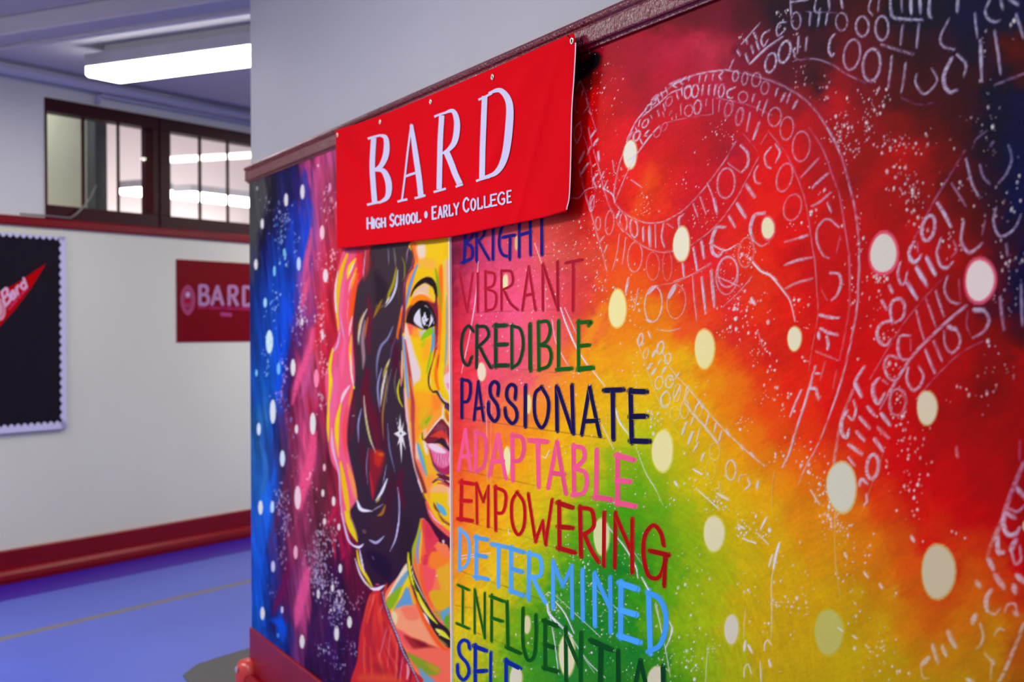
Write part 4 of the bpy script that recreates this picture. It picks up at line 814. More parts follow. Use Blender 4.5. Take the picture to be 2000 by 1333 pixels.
for k in range(16):
    x_ = 600 + k * 14; B('c', '%d,%d %d,%d' % (x_, 700 + k * 6, x_ - 14, 850 + (k * 37) % 90), 8, [(232, 204, 214), (150, 50, 90), (226, 130, 160)][k % 3], .7, .8)
    B('c', '%d,%d %d,%d' % (640 + k * 10, 230 + k * 8, 625 + k * 11, 300 + k * 10), 6, [(170, 120, 130), (80, 30, 44)][k % 2], .6, .7)
for s, w, c in (('420,462 560,272 680,132 712,100', 24, (220, 210, 206)), ('718,110 770,210 850,330', 20, (222, 206, 196)), ('492,660 552,880 642,1020 760,1092 850,1120', 24, (66, 40, 60)), ('560,930 620,1010 700,1060', 10, (150, 150, 170)), ('372,380 378,480 400,500', 18, (56, 56, 56)), ('420,560 470,575 560,560', 10, (220, 214, 210)),
                ('545,1190 640,1130 730,1170 850,1250', 50, (112, 38, 54)), ('590,1140 650,1130 720,1165', 14, (196, 176, 200)), ('620,1200 720,1215 850,1280', 30, (206, 60, 80)), ('620,1060 720,1110 850,1150', 60, (106, 34, 62))):
    B('c', s, w, c, 1, 1.1, (.5, .8))
# earrings
STAR = pts('B', '625,388 641,520 661,458 652,540 686,568 654,588 678,712 648,640 638,822 626,640 604,672 620,600 574,566 616,545 594,430 618,520')
fill(STAR, (216, 213, 206), .8, curved=False); S('B', '628,555 640,560 640,575 630,572', (60, 60, 66), .8)
HOOP = pts('B', '626,92 608,180 620,270 652,338'); brush(HOOP, 3.2, (204, 198, 20), 1, .8, (.5, .4)); B('B', '630,100 636,160', 12, (206, 120, 120), .8, 1)
# --- stars and spatter on the streaked background (and a little over the hair)
WD_ = (216, 212, 206)
for v, items in (('D', [(350, 625, 35, 115), (492, 555, 38, 130), (143, 833, 28, 92), (88, 1185, 30, 95), (460, 1180, 35, 120, (190, 206, 222)), (248, 1243, 24, 92, (122, 190, 216)), (335, 1080, 25, 70, (112, 180, 204)), (663, 908, 40, 125, (236, 192, 198)), (692, 1283, 44, 120, (226, 206, 206)), (730, 515, 25, 80, (222, 140, 176)), (98, 525, 18, 36, (150, 150, 150)), (627, 328, 16, 28, (236, 190, 210))]),
                 ('E', [(205, 525, 62, 206, (192, 220, 216)), (410, 748, 42, 150), (613, 842, 44, 160, (236, 132, 162)), (582, 1235, 52, 192), (235, 1130, 52, 212, (206, 212, 210)), (113, 1283, 34, 112, (204, 216, 224)), (168, 185, 30, 86, (152, 206, 226)), (285, 758, 30, 106, (112, 182, 222)), (92, 795, 20, 62, (122, 192, 222)), (488, 350, 22, 72), (665, 470, 24, 80), (440, 1283, 28, 82)]),
                 ('F', [(318, 205, 44, 146, (196, 214, 218)), (450, 545, 56, 206, (226, 192, 198)), (128, 632, 40, 126), (230, 625, 34, 106, (172, 216, 230)), (433, 1020, 36, 120, (226, 162, 182)), (237, 1143, 34, 100, (190, 190, 210)), (682, 283, 24, 66, (226, 180, 190)), (669, 505, 26, 66), (762, 576, 32, 86), (684, 752, 28, 60), (808, 800, 26, 62), (820, 1160, 30, 82)]),
                 ('G', [(1250, 770, 48, 136), (1587, 690, 48, 152), (1713, 580, 48, 116), (863, 495, 42, 130), (1408, 305, 30, 95), (1547, 245, 32, 82), (1055, 460, 26, 70, (200, 190, 222)), (1015, 710, 22, 46, (90, 140, 206))])):
    for it in items:
        c = it[4] if len(it) > 4 else WD_; a = np.linspace(0, 2 * math.pi, 16, endpoint=False)
        P = np.array([[it[0] + it[2] / 2 * math.cos(q), it[1] + it[3] / 2 * math.sin(q)] for q in a]) / VW[v][2] + VW[v][:2]
        fill(P, c, .9, curved=False)
for v, cx, cy, sx, sy, n, c in (('D', 320, 820, 60, 130, 40, (150, 160, 196)), ('D', 190, 660, 30, 60, 14, (140, 140, 150)), ('D', 730, 640, 60, 110, 36, (226, 180, 190)), ('D', 640, 1150, 60, 110, 16, (226, 150, 170)), ('D', 300, 960, 40, 120, 20, (110, 150, 200)), ('D', 420, 960, 60, 160, 16, (130, 160, 216)), ('D', 340, 1130, 40, 60, 10, (120, 170, 200)), ('D', 745, 1130, 30, 90, 24, (230, 190, 196)),
                                ('E', 250, 180, 40, 130, 26, (150, 180, 226)), ('E', 470, 300, 40, 200, 60, (190, 170, 200)), ('E', 650, 320, 40, 190, 44, (230, 180, 190)), ('E', 680, 740, 30, 80, 20, (226, 160, 176)), ('E', 330, 780, 30, 160, 34, (170, 150, 210)), ('E', 190, 640, 30, 160, 22, (130, 180, 226)), ('E', 290, 1010, 30, 100, 20, (150, 130, 200)), ('E', 660, 1040, 26, 60, 18, (200, 170, 180)), ('E', 370, 1180, 30, 100, 16, (110, 110, 180)),
                                ('F', 310, 560, 60, 90, 44, (170, 160, 210)), ('F', 350, 740, 50, 140, 50, (160, 140, 180)), ('F', 570, 430, 40, 120, 16, (236, 170, 190)), ('F', 690, 900, 70, 140, 90, (180, 160, 170)), ('F', 620, 1100, 70, 160, 100, (150, 140, 170)), ('F', 430, 250, 40, 90, 16, (160, 110, 130)), ('F', 310, 1050, 40, 120, 20, (150, 120, 150)), ('F', 640, 1250, 60, 80, 44, (170, 160, 190)),
                                ('G', 1400, 130, 50, 130, 50, (170, 160, 190)), ('G', 1600, 370, 70, 140, 130, (190, 180, 200)), ('G', 1480, 250, 70, 90, 30, (180, 176, 200)), ('G', 1780, 380, 60, 80, 26, (180, 120, 140)), ('G', 1560, 540, 90, 120, 40, (150, 140, 180)), ('G', 1480, 830, 60, 70, 18, (180, 176, 206)), ('G', 1600, 1040, 60, 60, 14, (170, 170, 200)), ('G', 1740, 840, 50, 60, 14, (170, 150, 180)), ('G', 960, 300, 30, 60, 10, (110, 120, 200)), ('G', 1600, 780, 160, 260, 50, (90, 80, 140)),
                                ('C', 900, 235, 6, 6, 2, WD_), ('C', 850, 500, 5, 5, 1, (250, 200, 190))):
    for _ in range(n):
        x_ = cx + rs.normal() * sx * .7; y_ = cy + rs.normal() * sy * .7; r_ = abs(rs.normal()) * 4 + 3.5
        P = np.array([[x_ + r_ * .75 * math.cos(q), y_ + r_ * 1.5 * math.sin(q)] for q in np.linspace(0, 2 * math.pi, 7, endpoint=False)]) / VW[v][2] + VW[v][:2]
        fill(P, c, .8, rs.uniform(.5, 1.0), curved=False)
CV[:, int(SPLIT - CX):] = _right
# ================================================================== paint on the wall
m_paint = mat('acrylic_paint', attr='Col', rough=.5, spec=.04, bump=(210, .10, 4))
m_paint_smooth = mat('smooth_acrylic_paint', attr='Col', rough=.5, spec=.04, bump=(120, .03, 3))
GAIN = 1.10                                    # paint colour = seen colour x this (the light gives the rest)
def paint(c):
    return np.clip(lin(np.clip(c, 0, 255)) * GAIN - .015, .001, .92)
def col_positions(x0, x1, step, off):
    xs = np.arange(x0, x1 + .01, step); t, _ = wall_uv(xs, np.full_like(xs, 650.0), off)
    return t
def canvas_mesh(name, ts, zs, off, parent, material, keep=None):
    Tm, Zm = np.meshgrid(ts, zs); P = wall_pt(Tm, Zm, np.full_like(Tm, off))
    px, py = project(P.reshape(-1, 3)); c = paint(canvas_at(px, py))
    nz, nt_ = Tm.shape; idx = np.arange(nz * nt_).reshape(nz, nt_)
    F4 = np.stack([idx[:-1, :-1], idx[:-1, 1:], idx[1:, 1:], idx[1:, :-1]], -1).reshape(-1, 4)
    V = P.reshape(-1, 3)
    if keep is not None:
        pm = np.asarray(keep(px, py)); F4 = F4[pm[F4[:, 0]]]
        used = np.unique(F4); remap = np.full(len(V), -1); remap[used] = np.arange(len(used)); V = V[used]; c = c[used]; F4 = remap[F4]
    return link(name, V, F4, material, parent, colors=c)
PO = .006                                      # the portrait panel stands this proud of the wall
tl0 = .0; tsplit = float(wall_uv(np.array(878.), np.array(650.), PO)[0]); tr0 = tsplit + .0005
zs_ = np.arange(MZ0, RZ0 + .002, .0030)
word = empty('word_mural', wall_pt(np.array((tsplit + T_END) / 2), np.array(MZ0)))
tag(word, 'rainbow painted mural with lettered words and rings of digits, right of the portrait', 'mural')
portrait = empty('portrait_mural', wall_pt(np.array(tsplit / 2), np.array(MZ0)))
tag(portrait, "painted mural panel with half a woman's face and streaked starry background", 'mural')
tsL = np.concatenate([[0.0], col_positions(494, 876.5, 1.9, PO), [tsplit]])
mb = MB(); mb.wbox(wall_pt, .0, tsplit, MZ0, RZ0 - .002, .0, PO - .0006); mb.build('panel_board', mat('panel_edge_white', (214, 212, 206), .6, .2), portrait)
mb = MB(); mb.wbox(wall_pt, tsplit - .0005, tsplit + .0050, MZ0, RZ0 - .002, .0, PO + .0012); mb.build('edge_strip', mat('white_edge_strip', (236, 234, 228), .5, .2), portrait)
# ---- portrait panel: each painted part is its own piece of the paint
def inside(P): 
    Q = catmull(np.asarray(P), 5, True)
    return lambda x, y: _inside(x, y, Q)
in_hair, in_face, in_neck, in_dress = inside(HAIR), inside(FACE), inside(NECK), inside(DRESS)
in_eye, in_brow, in_lips, in_choker = inside(EYE), inside(BROW), inside(LIPS), inside(CHOKER)
def in_star(x, y): return _inside(x, y, STAR)
hoop = catmull(HOOP, 8)
def in_hoop(x, y): return _segdist(x, y, hoop, False)[0] < 2.2
def label_of(x, y):
    L = np.zeros(x.shape, int)
    for k, fn in enumerate((in_hair, in_neck, in_dress, in_choker, in_face, in_brow, in_eye, in_lips, in_star, in_hoop), 1): L[fn(x, y)] = k
    return L
def piece(name, k, parent=portrait, label=None):
    o = canvas_mesh(name, tsL, zs_, PO, parent, m_paint_smooth, keep=lambda x, y: label_of(x, y) == k)
    if label: o['label'] = label
    return o
piece('painted_background', 0)
piece('hair', 1); piece('neck', 2); piece('dress', 3, label='red painted dress with a beaded strap')
face = piece('face', 5)
piece('eyebrow', 6, face); piece('eye', 7, face); piece('lips', 8, face)
piece('choker', 4, label='yellow and black choker round the painted neck')
piece('star_earring', 9, label='white eight-pointed star earring'); piece('hoop_earring', 10, label='yellow hoop earring')
# ================================================================== strokes that lie on the word side as paint of their own
class Strokes:
    """soft-edged brush strokes collected for ONE mesh; colours are mixed with the paint below them"""
    def __init__(s, off, base=None): s.v = []; s.f = []; s.c = []; s.o = []; s.off = off; s.n = 0; s.k = 0; s.base = base
    def _push(s, rows, cols, closed_rows=False):
        m, k = rows.shape[:2]; b = s.n; s.o.append(np.full(m * k, (s.k % 60) * 2.5e-6)); s.k += 1
        s.v.append(rows.reshape(-1, 2)); s.c.append(cols.reshape(-1, 3)); idx = b + np.arange(m * k).reshape(m, k)
        s.f.append(np.stack([idx[:-1, :-1], idx[:-1, 1:], idx[1:, 1:], idx[1:, :-1]], -1).reshape(-1, 4)); s.n += m * k
    def stroke(s, P, w, color, alpha=1.0, feather=.8, taper=(1, 1), n=6, chalk=0.0, curved=True, caps=True):
        P = np.asarray(P, float)
        if curved and len(P) > 2: P = catmull(P, n)
        else: P = np.vstack([a + (b - a) * t for a, b in zip(P[:-1], P[1:]) for t in np.linspace(0, 1, 5)[:-1]] + [P[-1]])
        d = np.gradient(P, axis=0); d /= np.linalg.norm(d, axis=1)[:, None] + 1e-9
        t = np.linspace(0, 1, len(P)); kk = np.sin(np.pi * t)
        ww = w / 2 * np.where(t < .5, taper[0] + (1 - taper[0]) * kk, taper[1] + (1 - taper[1]) * kk)
        if caps:
            h = w * .28
            P = np.vstack([P[0] - d[0] * h * taper[0], P[0] - d[0] * h * .7 * taper[0], P, P[-1] + d[-1] * h * .7 * taper[1], P[-1] + d[-1] * h * taper[1]])
            d = np.vstack([d[0], d[0], d, d[-1], d[-1]]); ww = np.concatenate([[ww[0] * .45, ww[0] * .8], ww, [ww[-1] * .8, ww[-1] * .45]])
        nrm = np.stack([-d[:, 1], d[:, 0]], 1); f = np.minimum(feather, np.maximum(ww * .8, .15))
        us = np.stack([-(ww + f), -(ww - f * .6), ww - f * .6, ww + f], 1)
        rows = P[:, None] + nrm[:, None] * us[..., None]
        base = canvas_at(rows[..., 0], rows[..., 1]) if s.base is None else np.broadcast_to(np.asarray(s.base, float), rows.shape[:2] + (3,)); a = np.zeros(us.shape); a[:, 1:3] = alpha
        if chalk: a *= np.clip(1 + chalk * 2 * noise(rows[..., 0], rows[..., 1], 2.6, 2.6, .4, 31), .05, 1.2)
        a[0] *= .7; a[-1] *= .7
        cols = base * (1 - a[..., None]) + np.asarray(color, float) * a[..., None]
        s._push(rows, cols)
        if s.base is None: brush(P, w, color, alpha * .96, feather, taper, curved=False)
    def blob(s, P, color, feather=.8, alpha=1.0, curved=False):
        P = np.asarray(P, float)
        if curved: P = catmull(P, 4, True)
        c = P.mean(0); r = np.linalg.norm(P - c, axis=1)[:, None] + 1e-6; u = (P - c) / r
        rings = np.stack([np.repeat(c[None], len(P), 0), P - u * np.minimum(feather, r * .5), P + u * feather], 1)
        rings = np.vstack([rings, rings[:1]])
        base = canvas_at(rings[..., 0], rings[..., 1]) if s.base is None else np.broadcast_to(np.asarray(s.base, float), rings.shape[:2] + (3,)); a = np.array([alpha, alpha, 0.0])[None, :, None]
        s._push(rings, base * (1 - a) + np.asarray(color, float) * a)
        if s.base is None: fill(P, color, feather, alpha, curved=False)
    def ring(s, v, cx, cy, w, h, rot, lw, color, alpha, chalk=.3, gap=(0, 360), feather=.8):
        k = VW[v][2]; a = np.radians(np.linspace(gap[0], gap[1], 22)); r = math.radians(rot)
        x = w / 2 * np.cos(a); y = h / 2 * np.sin(a)
        P = np.stack([cx + x * math.cos(r) - y * math.sin(r), cy + x * math.sin(r) + y * math.cos(r)], 1) / k + VW[v][:2]
        s.stroke(P, lw / k, color, alpha, feather, chalk=chalk, curved=False, caps=gap != (0, 360))
    def build(s, name, parent, material, label=None, kind=None, surf=None):
        V = np.concatenate(s.v); keep = np.concatenate(s.f)
        if surf is not None: P3 = surf(V[:, 0], V[:, 1], np.concatenate(s.o) + s.off)
        else:
            t, z = wall_uv(V[:, 0], V[:, 1], 0.0)
            P3 = wall_pt(t, z, s.off + np.concatenate(s.o))
            ok = (z > MZ0) & (z < RZ0)
            keep = keep[ok[keep].all(1)]
        o = link(name, P3, keep, material, parent, colors=paint(np.concatenate(s.c)))
        if label: o['label'] = label
        if kind: o['kind'] = kind
        return o
# guide lines ruled under the words
for v, s_ in (('K', '95,380 500,330 890,288'), ('K', '40,815 500,790 900,775'), ('K', '360,1275 700,1300 920,1325'), ('L', '75,415 600,490 1300,590'), ('L', '60,850 700,980 1240,1100'), ('L', '60,1268 300,1330 560,1380'), ('M', '560,100 840,205 900,230'), ('M', '65,405 400,520 800,660'), ('M', '10,690 200,720'), ('M', '160,900 430,1010 540,1050'), ('M', '0,1300 40,1310')):
    brush(pts(v, s_), 1.0, (96, 60, 50), .5, .6)
# scratches of white paint through the letters that lie under them
SCR = (224, 206, 216)
spl = Strokes(.00064)
for v, s_, w, a in (('K', '242,360 218,680 170,980 130,1170 95,1333', 7, .75), ('L', '300,250 305,600 310,960', 5, .5), ('L', '345,220 340,600 335,1100', 4, .35), ('M', '480,60 488,110', 8, .8)):
    spl.stroke(pts(v, s_), w / 4.4, SCR, a, .6, (.6, .4), chalk=.3)
# ---- pale dots
CRM = (220, 212, 190)
dots = [('T', 583, 230, 112, 236, (218, 212, 200)), ('T', 1027, 1010, 136, 288, (222, 214, 192)), ('U', 445, 870, 106, 186, (220, 212, 176)), ('U', 1448, 1090, 222, 335, (206, 198, 192)), ('Y', 952, 215, 246, 345, (214, 198, 200)), ('W', 472, 460, 148, 315, (226, 212, 152)), ('W', 1228, 808, 160, 338, (226, 208, 150)),
        ('X', 675, 720, 118, 195, (220, 210, 180)), ('Z', 197, 585, 176, 350, (216, 208, 152)), ('P', 1395, 1043, 38, 69, (208, 200, 164)), ('P', 1644, 952, 56, 94, (198, 194, 178)), ('1', 937, 210, 172, 276, (206, 192, 168)), ('2', 795, 875, 122, 246, (196, 188, 172)), ('2', 1640, 900, 236, 396, (178, 170, 92)), ('3', 1035, 375, 270, 466, (190, 176, 150)),
        ('M', 1258, 122, 130, 290, (196, 200, 150)), ('M', 637, 855, 56, 150, (200, 192, 150)), ('M', 970, 1110, 126, 340, (206, 200, 166)), ('M', 545, 1310, 98, 220, (200, 194, 176)), ('M', 1715, 1330, 150, 240, (196, 190, 168)), ('K', 477, 540, 44, 136, (216, 202, 160)), ('K', 575, 200, 30, 120, (196, 166, 120)), ('L', 262, 30, 66, 150, (214, 194, 176)), ('L', 655, 300, 44, 156, (226, 194, 136)), ('L', 475, 780, 60, 232, (214, 208, 156)), ('1', 1790, 1235, 40, 80, (200, 184, 150))]
rs2 = np.random.RandomState(3)
def dot_pts(v, cx, cy, w, h, wob=.05):
    a = np.linspace(0, 2 * math.pi, 20, endpoint=False); ph = rs2.uniform(0, 6, 3)
    r = 1 + wob * (np.sin(2 * a + ph[0]) * .6 + np.sin(3 * a + ph[1]) * .5)
    return np.stack([cx + w / 2 * r * np.cos(a), cy + h / 2 * r * np.sin(a)], 1) / VW[v][2] + VW[v][:2]
for v, cx, cy, w, h, c in dots:
    c = np.clip(np.array(c, float) * (1.07, 1.07, 1.0), 0, 250)
    rim = (236, 100, 120) if v in 'UY' else tuple(np.array(c) * (1, .98, .72))
    P = dot_pts(v, cx, cy, w, h); ctr = P.mean(0)
    fill(ctr + (P - ctr) * (1.2 if v in 'UY' else 1.1), rim, 1.4, .85, curved=False)
    d_ = Strokes(.0007); d_.blob(P, c, .7); 
    d_.build('painted_dot', word, m_paint)
# ---- the nine words
WORDS = [
 ('BRIGHT', (10, 26, 110), None, '''K|28|120,365 128,200 135,20|135,25 182,60 190,140 135,200|135,200 188,240 186,330 105,368;K|25|228,355 228,0|228,5 290,30 290,130 232,190|250,190 290,262 335,340;K|25|370,340 372,-20;K|26|530,30 470,20 432,120 426,225 455,300 510,318|462,150 550,132|520,160 516,340;K|26|598,315 600,-40|697,300 693,-50|605,130 690,105;K|28|795,298 793,-60|735,-48 855,-72'''),
 ('VIBRANT', (166, 30, 50), None, '''K|17|80,465 145,795|195,460 147,795;K|20|238,460 238,795;K|21|305,450 308,790|305,452 382,470 374,565 304,595|304,595 394,640 384,760 306,790;K|21|445,440 445,780|445,442 528,450 538,555 450,610|470,618 520,720 583,778;K|21|625,783 680,405|680,405 740,780|652,655 716,642;K|24|805,780 803,385|806,392 934,772|930,365 935,780;K|24|1005,372 1138,346|1068,372 1065,788'''),
 ('CREDIBLE', (36, 52, 46), (0, 96, 36), '''K|27|200,965 158,920 112,980 96,1100 112,1220 155,1262 184,1195;K|28|232,920 228,1280|232,926 308,930 330,1010 236,1110|262,1112 300,1190 350,1280;K|33|395,915 395,1270|390,920 475,915|395,1085 480,1080|390,1265 490,1262;K|28|533,915 535,1280|533,920 608,950 634,1080 600,1230 536,1284;K|35|692,912 695,1300;K|30|765,890 770,1300|765,890 842,882 868,960 838,1050 775,1090|775,1090 850,1102 876,1180 850,1268 768,1300;K|32|940,880 940,1298|932,1298 1042,1292;K|30|1113,880 1115,1305|1110,892 1216,885 1205,908|1120,1095 1198,1086|1112,1302 1232,1288|1112,1290 1228,1280'''),
 ('PASSIONATE', (36, 28, 84), (34, 32, 70), '''L|27|97,95 97,410|97,95 160,112 170,190 150,270 105,285;L|24|200,430 235,112|235,112 280,435|214,342 266,330;L|30|400,220 404,140 370,112 337,150 342,230 394,310 404,400 370,444 324,380 320,292;L|30|545,252 549,162 510,137 477,180 482,260 549,340 558,420 520,463 472,410 460,342;L|32|632,150 630,485;L|30|765,158 712,220 712,400 765,500 814,420 824,270 767,158;L|33|893,155 898,520|903,165 1028,540|1022,145 1035,540;L|33|1105,550 1170,160|1170,160 1256,565|1132,445 1230,440;L|38|1302,185 1440,180|1365,185 1370,590;L|40|1515,188 1525,615|1515,192 1635,196|1520,405 1633,402|1522,610 1660,614'''),
 ('ADAPTABLE', (236, 86, 128), None, '''L|28|70,850 125,522|125,522 170,850|100,742 160,732;L|30|215,532 215,862|215,536 284,570 300,700 280,820 217,868;L|32|330,895 400,562|400,562 465,920|360,780 450,780;L|34|520,560 525,938|520,566 600,582 618,680 588,768 526,780;L|36|672,605 800,616|735,612 742,990;L|34|822,1000 895,622|895,622 970,1050|858,880 946,890;L|36|1035,652 1040,1058|1035,656 1114,672 1124,760 1046,840|1046,840 1134,880 1144,980 1114,1048 1032,1064;L|38|1230,690 1225,1085|1218,1082 1340,1102;L|38|1405,728 1405,1138|1400,732 1530,766|1405,942 1495,950|1400,1130 1538,1156'''),
 ('EMPOWERING', (186, 24, 40), (164, 14, 30), '''L|30|95,948 90,1268|90,956 184,970|95,1110 165,1115|72,1264 174,1280;L|22|225,1303 220,968|222,970 276,1120|276,1120 320,992|320,992 318,1330;L|28|378,997 382,1358|378,1000 458,1040 465,1130 440,1210 386,1216;L|28|560,1042 517,1130 522,1300 570,1398 620,1320 620,1140 562,1042;L|27|655,1058 716,1454|716,1454 775,1288|775,1288 800,1478|800,1478 855,1105;L|36|915,1128 918,1515|908,1132 1015,1166|915,1330 1012,1340|912,1510 1032,1545;L|36|1090,1168 1098,1575|1090,1172 1184,1190 1208,1290 1190,1350 1108,1405|1130,1402 1180,1520 1240,1620;L|34|1293,1215 1290,1655;L|34|1388,1220 1382,1668|1390,1236 1525,1550|1528,1270 1528,1712;M|36|1775,190 1752,92 1690,28 1622,110 1607,260 1640,428 1700,472 1752,440 1788,330|1668,242 1805,274|1790,285 1780,525'''),
 ('DETERMINED', (90, 160, 214), (74, 160, 236), '''M|24|80,62 75,398|76,62 140,120 160,230 140,350 76,400;M|30|218,122 215,468|210,130 300,146|215,275 290,290|207,455 305,476;M|30|350,186 470,210|402,202 400,534;M|32|505,212 505,580|500,220 600,250|510,390 588,414|502,575 600,610;M|32|655,257 652,643|650,266 738,290 760,380 740,450 656,456|690,470 742,580 795,675;M|31|855,718 855,332|856,334 935,530|935,530 1010,372|1010,372 1015,793;M|34|1100,402 1103,813;M|35|1200,432 1203,858|1202,438 1330,720|1330,467 1335,918;M|42|1420,507 1418,958|1415,511 1545,556|1420,735 1535,770|1412,950 1562,1000;M|42|1650,582 1665,1088|1646,590 1740,640 1790,760 1790,900 1740,1030 1652,1076'''),
 ('INFLUENTIAL', (24, 96, 26), (0, 68, 42), '''M|20|105,545 103,855|66,526 150,565|56,846 150,886;M|20|203,565 203,925|205,572 286,964|287,592 287,966;M|24|345,612 343,990|337,620 440,660|345,800 425,825;M|28|473,672 480,1048|472,1045 574,1090;M|29|605,726 605,1000 630,1120 660,1153 700,1108 714,950 712,780;M|32|790,822 790,1220|782,825 885,865|790,1020 858,1045|782,1215 890,1246;M|33|960,885 965,1320|968,955 1082,1220|1088,930 1085,1350;M|40|1177,990 1330,1060|1252,1052 1248,1420;M|36|1395,1080 1400,1420;M|34|1520,1440 1580,1160|1580,1160 1650,1440;M|40|1770,1212 1775,1440'''),
 ('SELF', (2, 50, 146), None, '''M|30|160,1050 148,1000 105,986 72,1030 82,1108 140,1180 155,1258 112,1316 66,1270 60,1195;M|32|208,1032 208,1420|202,1036 290,1070|210,1246 285,1240|205,1415 290,1440;M|26|337,1090 335,1420;M|32|465,1152 465,1420|462,1160 570,1215''')]
for text, c0, c1, body in WORDS:
    o_ = Strokes(.0009); letters = body.split(';')
    for li, L_ in enumerate(letters):
        tk = L_.split('|'); v = tk[0].strip(); w = float(tk[1]) / VW[v][2]
        t = li / max(len(letters) - 1, 1); c = np.array(c0, float) if c1 is None else np.array(c0, float) * (1 - t) + np.array(c1, float) * t  # tone drifts along the word, partly glare put into the paint
        for si, s_ in enumerate(tk[2:]):
            P = pts(v, s_); d = P[-1] - P[0]
            flat = abs(d[0]) > 1.3 * abs(d[1]) and len(P) < 4
            o_.stroke(P, w * (1.16 if flat else 1.0), c * (1 + .05 * math.sin(li * 3.1 + si)), 1.0, .55)
    col_word = {'BRIGHT': 'navy', 'VIBRANT': 'dark red', 'CREDIBLE': 'dark green', 'PASSIONATE': 'dark violet', 'ADAPTABLE': 'pink', 'EMPOWERING': 'red', 'DETERMINED': 'light blue', 'INFLUENTIAL': 'forest green', 'SELF': 'blue'}[text]
    o_.build('lettering', word, m_paint, '%s lettering %s' % (col_word, text))
# ================================================================== ribbons of zeros and ones
LW = (208, 206, 222)
def ribbon(label, spec):
    """spec lines: view | O cx,cy,w,h,rot,lw,alpha ... | S lw,alpha: points / points"""
    R_ = Strokes(.00075)
    for ln in spec.strip().splitlines():
        v, kind, rest = ln.strip().split(' ', 2)
        if kind == 'O':
            for tok in rest.split():
                q = [float(x) for x in tok.split(',')]
                R_.ring(v, *q[:5], q[5] * .9, LW, (q[6] if len(q) > 6 else .8) * .8, chalk=.5)
        else:
            head, body = rest.split(':'); lw, al = [float(x) for x in head.split(',')]
            for s_ in body.split('/'):
                P = pts(v, s_.strip())
                R_.stroke(P, lw * .92 / VW[v][2], LW, al * .84, .8, (.75, .5) if kind == 'S' else (.9, .9), chalk=.5 if kind == 'S' else .95)
    return R_.build('binary_ribbon', word, m_paint, label)
ribbon('white digits in the dark top right corner', '''
R S 12,.8: 215,385 375,200
R S 20,.85: 290,555 420,430 570,320
R S 18,.85: 256,345 268,382 / 322,285 350,342 / 300,400 320,466 / 345,360 370,436 / 250,470 275,540 / 178,438 202,482
R S 13,.7: 146,520 110,602
R S 15,.85: 462,262 412,290 387,350 410,402 448,340 / 600,190 545,205 520,262 535,312 592,262
R O 470,545,90,170,15,17,.9 590,450,95,195,15,19,.9 690,180,80,145,0,12,.75 1085,190,100,155,0,12,.7 1265,230,112,172,0,18,.8 1435,245,115,210,0,18,.8 1175,475,140,265,10,18,.75 1345,565,150,282,6,22,.8
R S 20,.85: 1022,298 986,350 975,440 1000,486 1020,462
R S 17,.85: 712,318 702,462 / 782,328 772,440 / 815,110 806,222 / 896,108 876,232 / 966,108 946,212 / 665,430 680,500
R S 20,.75: 1520,488 1508,620 1488,760 / 1640,548 1625,680 1602,805 / 1615,222 1596,392 / 1755,202 1736,414
R S 14,.8: 642,0 646,140 / 640,20 800,-4 / 866,-10 850,80 880,112 902,70 / 1342,-10 1320,80 1352,132 / 1412,-10 1400,100
R S 20,.85: 972,-20 980,80 / 1080,-20 1092,70
R S 26,.8: 1510,-20 1512,80 1532,150 1650,168 1790,172
R S 18,.7: 1602,-20 1610,100 / 1690,-20 1692,104
R E 13,.5: 680,522 850,512 1000,560 1120,640 1290,720
R E 20,.65: 1430,388 1560,430 1700,470
R E 10,.3: 770,100 900,105 1050,112
S S 18,.75: 402,645 395,720 448,808 505,800 582,700 530,590 / 910,120 918,220 932,332 / 682,168 612,320 632,402 735,432
S S 34,.85: 705,510 645,640 645,740 692,800 752,780
S S 22,.75: 752,472 832,560 812,662 / 1080,268 1110,460 1132,642 / 1266,122 1300,230 1332,332 / 1042,-6 1000,90 1022,160 1082,190 1132,170 / 1132,-10 1150,80
S S 28,.85: 956,350 962,500 970,700 / 1208,-6 1282,40 / 764,-20 755,100 / 520,-20 510,120 530,152 / 432,-20 436,112 / 352,-20 356,120
S E 16,.5: 1080,742 1200,690 1340,640
S E 14,.25: 270,850 420,910 560,890
''')
